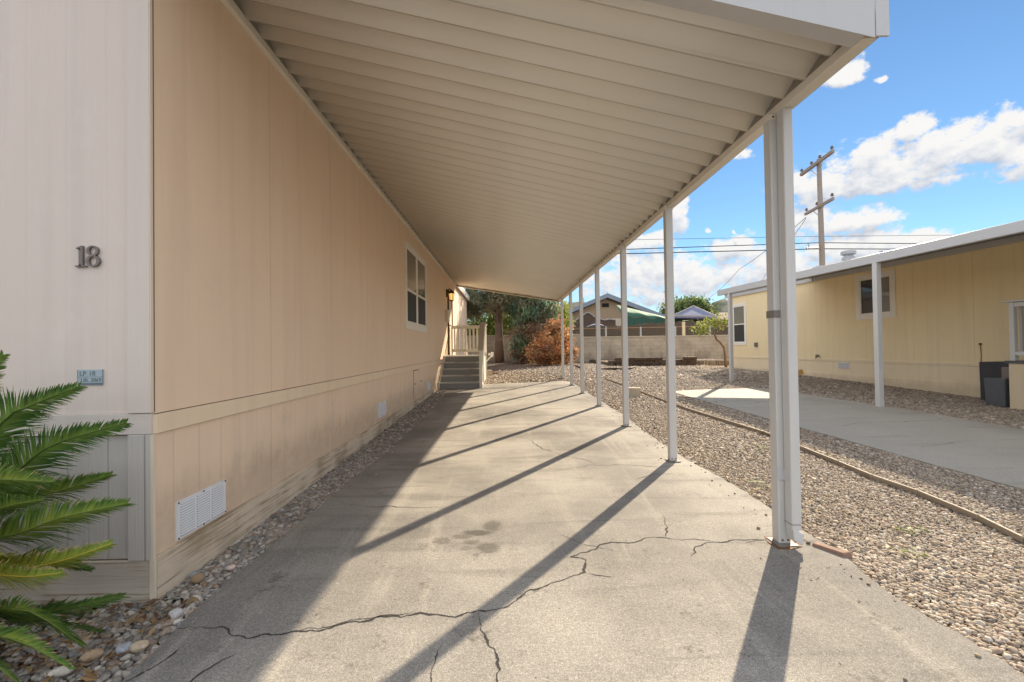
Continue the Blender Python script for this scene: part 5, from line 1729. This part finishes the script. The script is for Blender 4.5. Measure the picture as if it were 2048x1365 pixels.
for k in range(n): mb.f.append((2 * k, 2 * k + 1, 2 * k + 3, 2 * k + 2))
so = mb.build('sheet', M['blue_tarp'], bt2, smooth=True); so.modifiers.new('thickness', 'SOLIDIFY').thickness = .05
for x in (4.35, 7.45):
    mb = MB(); mb.tube([(x, 29.3, .3), (x, 29.3, 2.3)], .03, 6); mb.build('pole', M['galv'], bt2)

pcx = thing('pop_up_canopy', 'lavender pop-up canopy with pointed top behind the fence', 'canopy', (12.6, 31, .4))
mb = MB()
ap = (13.0, 31.2, 3.92); cn = [(11.1, 30, 3.18), (13.95, 29.8, 3.10), (15.2, 32.4, 3.14), (12.2, 32.6, 3.2)]
mb.v = [ap] + cn + [(p[0], p[1], p[2] - .16) for p in cn]
mb.f = [(0, 1, 2), (0, 2, 3), (0, 3, 4), (0, 4, 1), (1, 5, 6, 2), (2, 6, 7, 3), (3, 7, 8, 4), (4, 8, 5, 1)]
so = mb.build('top', M['purple_cloth'], pcx); so.modifiers.new('thickness', 'SOLIDIFY').thickness = .01
mb = MB()
for p in cn[:3]: mb.bar(Vector(ap) + Vector((0, -.03, .01)), Vector(p) + Vector((0, -.03, .01)), .05, .02)
mb.bar(cn[0], cn[1], .03, .10)
mb.build('seam', M['white_cloth'], pcx)
for p in cn:
    mb = MB(); mb.tube([(p[0], p[1], .3), p], .03, 6); mb.build('leg', M['galv'], pcx)

# ================================================================== UTILITY POLE AND WIRES
PX, PY = 13.32, 18.9
up = thing('utility_pole', 'brown wooden utility pole with two crossarms behind the yellow house', 'utility pole', (PX, PY, .3))
mb = MB(); mb.tube([(PX + .06, PY, .2), (PX + .04, PY, 5), (PX, PY, 8.98)], [.115, .105, .085], 14); mb.build('shaft', M['pole_wood'], up, smooth=True)


def crossarm(a, b2, w, n, zb):
    m_ = MB(); m_.bar(a, b2, w, w * 1.15)
    ar = m_.build('crossarm', M['pole_wood'], up)
    for t in (.28, .72):
        s = MB(); s.bar(Vector(a).lerp(Vector(b2), t), (PX - .02, PY, zb), .025, .025); s.build('brace', M['galv'], ar)
    for t in n:
        p = Vector(a).lerp(Vector(b2), t)
        i_ = MB(); i_.lathe([(.012, .05), (.012, .12), (.055, .13), (.065, .165), (.035, .185), (.055, .205), (.03, .24)], tuple(p), 10); i_.build('insulator', M['bronze'], ar)


# the arms run nearly straight away from the viewer
crossarm((13.37, 20.14, 8.79), (13.02, 17.66, 8.79), .11, (.03, .36, .62, .97), 8.25)
crossarm((13.50, 20.10, 7.00), (13.01, 17.70, 6.92), .09, (.05, .45, .97), 6.55)
mb = MB(); mb.tube([(12.72, PY, 5.21), (13.25, PY, 5.23)], .05, 8); mb.tube([(12.8, PY, 5.25), (12.8, PY, 5.42)], .03, 6); mb.build('splice_box', M['galv'], up)


def wire(pts, r, label, sag=0.0, group='overhead wires at the utility pole'):
    P = []
    for a, b2 in zip(pts[:-1], pts[1:]):
        for k in range(12):
            t = k / 12; q = Vector(a).lerp(Vector(b2), t); q.z -= sag * 4 * t * (1 - t); P.append(q)
    P.append(Vector(pts[-1]))
    mb = MB(); mb.tube(P, r, 6)
    o = mb.build('overhead_wire', M['wire'], None, smooth=True)
    props(o, label, 'wire', group)


wire([(-30, 18.7, 5.9), (4.97, 18.85, 5.07), (PX, 18.9, 5.19), (26, 18.9, 5.0), (45, 19.1, 5.8)], .020, 'thick black cable running below all the other level wires past the pole')
wire([(-30, 18.75, 6.1), (4.97, 18.9, 5.26), (PX, 18.95, 5.46), (26, 18.95, 5.2), (45, 19.2, 6.0)], .017, 'black cable running just above the thickest level cable past the pole')
wire([(-30, 18.8, 6.4), (4.97, 18.95, 5.67), (PX, 19.0, 5.74), (26, 19.0, 5.72), (45, 19.2, 6.3)], .008, 'thin topmost level wire crossing the pole below both crossarms')
wire([(13.49, 20.05, 6.85), (15.6, 30, 6.2), (18.4, 40, 5.6), (20.3, 48, 5.2)], .012, 'slanting service wire dropping from the lower crossarm towards the far left', .12)
wire([(13.49, 20.05, 6.80), (14.2, 24, 5.4), (16.2, 30, 4.0)], .011, 'steeper slanting service wire dropping from the lower crossarm behind the yellow roof', .06)

# ================================================================== SMALL YARD THINGS
ed = thing('edging_board', 'long narrow wooden edging strip curving through the gravel', 'edging', (3.2, 6, 0))
epts = [(3.0, .6), (3.09, 1.8), (3.16, 2.76), (3.24, 3.1), (3.275, 3.6), (3.235, 4.0), (3.26, 4.45), (3.285, 5.17), (3.31, 5.82), (3.23, 6.45), (3.09, 7.6), (3.03, 8.9), (2.99, 10.2), (2.96, 11.4), (2.85, 13.8)]
seg = 0
for i in range(0, len(epts) - 1, 2):
    q = epts[i:i + 3]
    mb = MB()
    for a, b2 in zip(q[:-1], q[1:]):
        d = Vector((b2[0] - a[0], b2[1] - a[1], 0)).normalized() * .004
        mb.bar((a[0] + d.x, a[1] + d.y, g1(*a) + .012), (b2[0] - d.x, b2[1] - d.y, g1(*b2) + .012), .022, .045)
    mb.build('board', M['edging'], ed, bevel=.008)

cb = thing('concrete_block', 'single tan concrete block lying on the gravel behind the posts', 'block', (2.68, 9.55, g1(2.68, 9.55)), R_(-14))
mb = MB(); mb.box(-.135, -.10, -.02, .135, .10, .175); mb.build('block', M['block'], cb, bevel=.012)
bk = thing('brick', 'broken terracotta brick half sunk beside the first post', 'brick', (1.93, 2.70, 0), R_(-62))
mb = MB(); mb.hexa([(-.11, -.028, -.02), (.085, -.030, -.02), (.10, .02, -.02), (-.11, .022, -.02), (-.10, -.026, .016), (.070, -.028, .020), (.09, .018, .024), (-.10, .020, .014)]); mb.build('brick', M['brick'], bk, bevel=.005)
b2_ = thing('brick', 'pale cracked block beside the entry steps on the back gravel', 'brick', (-.62, 15.9, g1(-.6, 15.9)), .2)
mb = MB(); mb.box(-.13, -.09, -.02, .13, .09, .17); mb.build('block', M['block'], b2_, bevel=.01)
b3_ = thing('brick', 'small red brick lying next to the pale block behind the steps', 'brick', (-.36, 16.2, g1(-.4, 16.2)), .6)
mb = MB(); mb.box(-.11, -.05, -.02, .11, .05, .06); mb.build('brick', M['brick'], b3_, bevel=.006)
wp = thing('water_pipe', 'white plastic pipe with elbow sticking up behind the step railing', 'pipe', (-.72, 15.2, .27))
mb = MB(); mb.tube([(-.72, 15.2, .25), (-.70, 15.2, .72), (-.46, 15.15, .97)], .022, 8); mb.tube([(-.46, 15.15, .93), (-.44, 15.15, 1.09)], .05, 10); mb.tube([(-.44, 15.15, 1.0), (-.56, 15.1, 1.02)], .04, 10)
mb.build('pipe', M['pipe_white'], wp, smooth=False)

tp = thing('timber_planter', 'low stacked dark timber bed against the back block wall', 'planter', (6.3, 20, .35))
pr = random.Random(9)
for row in range(4):
    x = 4.45 + (row % 2) * .3
    while x < 8.1:
        w = pr.uniform(.7, 1.5); zz = .30 + row * .105
        if not (row == 3 and pr.random() < .25):
            mb = MB(); dy = pr.uniform(-.03, .03); mb.box(x, 19.6 + dy, zz, min(x + w, 8.3) - .02, 19.8 + dy, zz + .10); mb.build('timber', M['timber'], tp, bevel=.01)
        x += w
for row in range(2):
    mb = MB(); mb.box(8.32, 20.4, .28 + row * .14, 10.4, 20.55, .28 + row * .14 + .13); mb.build('timber', M['timber'], tp, bevel=.01)
mb = MB(); mb.box(4.5, 19.9, .2, 10.3, 24.4, .52); mb.build('soil', M['ground'], tp)
lg = thing('fallen_branch', 'thin grey dead branch lying on the gravel before the timber bed', 'branch', (4.3, 17, .34))
mb = MB(); mb.tube([(3.55, 17.2, .36), (3.9, 16.9, .39), (4.3, 16.8, .37), (4.7, 17.1, .38), (5.1, 17.8, .42)], [.03, .045, .05, .045, .02], 7); mb.tube([(4.0, 16.9, .40), (4.1, 16.7, .43)], [.02, .008], 5); mb.build('stem', M['timber'], lg)
lg = thing('fallen_branch', 'short dark stick lying near the foot of the red bush', 'branch', (3.0, 18.5, .37))
mb = MB(); mb.tube([(2.95, 20.0, .40), (2.97, 18.8, .41), (2.9, 17.2, .40)], [.02, .04, .03], 7); mb.build('stem', M['timber'], lg)

# single larger stones in the bed by the sago palm
def stone(label, x, y, L, W, H, rz, col, seed):
    V, F = ico(3)
    r = np.random.default_rng(seed)
    k = r.normal(size=(6, 3)); ph = r.uniform(0, 6, 6)
    d = 1 + sum(0.07 * np.sin(V @ (k[i] * 1.8) + ph[i]) for i in range(6))
    V = V * d[:, None] * np.array([L, W, H]) * .43
    c, s = math.cos(rz), math.sin(rz)
    V = np.stack([V[:, 0] * c - V[:, 1] * s + x, V[:, 0] * s + V[:, 1] * c + y, V[:, 2] + H * .28], 1)
    o = mesh_np('stone', V, F, M['stone'], np.tile(np.array(col), (len(V), 1)))
    props(o, label, 'stone', 'large stones in the bed by the sago palm')


stone('long orange stone in the bed below the sago palm', -1.70, 1.885, .085, .045, .05, .75, (0.38, 0.27, 0.18), 1)
stone('long pale grey stone nearest the picture bottom below the sago palm', -1.735, 1.80, .095, .045, .045, .45, (0.50, 0.46, 0.39), 2)
stone('bluish grey stone right of the long orange stone', -1.60, 1.93, .06, .05, .045, 1.0, (0.33, 0.34, 0.38), 3)
stone('flat tan stone at the asphalt edge right of the orange stone', -1.545, 1.935, .09, .055, .045, .2, (0.46, 0.37, 0.27), 4)
stone('light grey stone in the bed between the palm and the wall corner', -1.565, 2.17, .075, .055, .05, .4, (0.46, 0.44, 0.43), 5)
stone('pink and white stone in the strip along the peach wall', -1.575, 2.62, .055, .04, .04, .3, (0.60, 0.46, 0.40), 6)
stone('rusty orange lump in the gravel strip near the house corner', -1.68, 2.50, .075, .065, .06, .0, (0.32, 0.22, 0.13), 7)
stone('slate blue stone in the strip close to the baseboard', -1.73, 2.55, .055, .04, .035, .8, (0.30, 0.35, 0.38), 8)

# dead leaves and straw
def litter(name, label, pts, size, pal, seed):
    r = np.random.default_rng(seed)
    n = len(pts)
    a = r.uniform(0, 6.28, n); t = r.normal(0, .3, n)
    d = np.stack([np.cos(a), np.sin(a), t], 1); w = np.stack([-np.sin(a), np.cos(a), r.normal(0, .3, n)], 1)
    L = size * r.uniform(.5, 1.5, n)[:, None]; W = L * r.uniform(.12, .5, n)[:, None]
    q = np.stack([pts - d * L * .5, pts + w * W * .5, pts + d * L * .5, pts - w * W * .5], 1)
    q[..., 2] = np.maximum(q[..., 2], pts[:, 2:3] - .002)
    pal = np.array(pal); c = pal[r.integers(0, len(pal), n)] * r.uniform(.7, 1.2, (n, 1))
    o = mesh_np(name, q.reshape(-1, 3), np.arange(4 * n).reshape(-1, 4), M['leaf'], np.repeat(c, 4, 0), smooth=False)
    o['kind'] = 'stuff'; o['label'] = label; o['category'] = 'litter'


BR = [(0.26, .15, .07), (.36, .22, .10), (.16, .09, .05), (.42, .30, .16)]
n = 900
x = rng.uniform(-2.9, -1.55, n); y = rng.uniform(1.3, 2.3, n)
litter('leaf_litter', 'brown dead leaves and bark bits under the sago palm', np.stack([x, y, gz(x, y) + .012], 1), .05, BR, 1)
n = 130
y = rng.uniform(3.2, 6.2, n); x = 1.97 + rng.exponential(.10, n)
litter('fallen_leaves', 'yellow dry leaves along the gravel edge of the driveway', np.stack([x, y, gz(x, y) + .012], 1), .035, [(0.50, .33, .08), (.42, .25, .08), (.34, .28, .12)], 2)
n = 260
x = rng.uniform(1.9, 4.2, n); y = rng.uniform(1.6, 9, n)
k = right_region(x, y); x, y = x[k], y[k]
litter('leaf_litter', 'bits of dry leaf strewn over the tan gravel', np.stack([x, y, gz(x, y) + .012], 1), .028, BR, 7)
n = 420
x = rng.uniform(-1.3, 9, n); y = rng.uniform(16, 23.5, n)
litter('leaf_litter', 'scattered dry leaves over the back gravel', np.stack([x, y, gz(x, y) + .01], 1), .09, BR + [(.5, .3, .1)], 3)
n = 60
x = np.concatenate([rng.normal(1.62, .10, 34), rng.uniform(-1.2, 1.8, 26)]); y = np.concatenate([rng.normal(2.45, .14, 34), rng.uniform(1.7, 6, 26)])
litter('dirt_crumbs', 'dark crumbs of dirt on the driveway near the first post', np.stack([x, y, gz(x, y) + .003], 1), .013, [(0.06, .05, .04), (.09, .08, .06)], 4)
n = 70
x = np.concatenate([rng.normal(2.32, .05, 20), rng.normal(2.62, .05, 20), rng.normal(2.15, .05, 15), rng.normal(2.9, .05, 15)]); y = np.concatenate([rng.normal(2.62, .04, 20), rng.normal(2.95, .05, 20), rng.normal(3.9, .05, 15), rng.normal(5.1, .05, 15)])
litter('weeds', 'small green weeds poking through the tan gravel', np.stack([x, y, gz(x, y) + .015], 1), .045, [(0.16, .24, .06), (.25, .30, .08)], 6)
n = 60
x = rng.uniform(3.9, 5.6, n); y = rng.uniform(8.5, 10.2, n)
litter('fallen_leaves', 'small dark leaves on the neighbouring driveway', np.stack([x, y, gz(x, y) + .004], 1), .05, BR, 5)

# ================================================================== DISTANT HILLS
def hill(x0, x1, y, prof, seed):
    r = random.Random(seed)
    n = 60
    mb = MB()
    for k in range(n + 1):
        t = k / n; x = x0 + (x1 - x0) * t
        z = prof(x) + 1.2 * math.sin(k * 1.7) + r.uniform(-.8, .8)
        for (dy, f) in ((-60, -.05), (-30, .5), (0, 1.0), (60, .2)): mb.v.append((x, y + dy + r.uniform(-5, 5), z * f if f > 0 else -2))
    for k in range(n):
        for j in range(3):
            a = 4 * k + j; mb.f.append((a, a + 4, a + 5, a + 1))
    o = mb.build('hill', M['hill'], None, smooth=True)
    props(o, kind='structure')


hill(-300, 420, 420, lambda x: 20 + 22 * math.exp(-((x - 70) / 45) ** 2) + 24 * math.exp(-((x - 200) / 17) ** 2) + 8 * math.exp(-((x - 300) / 60) ** 2), 5)
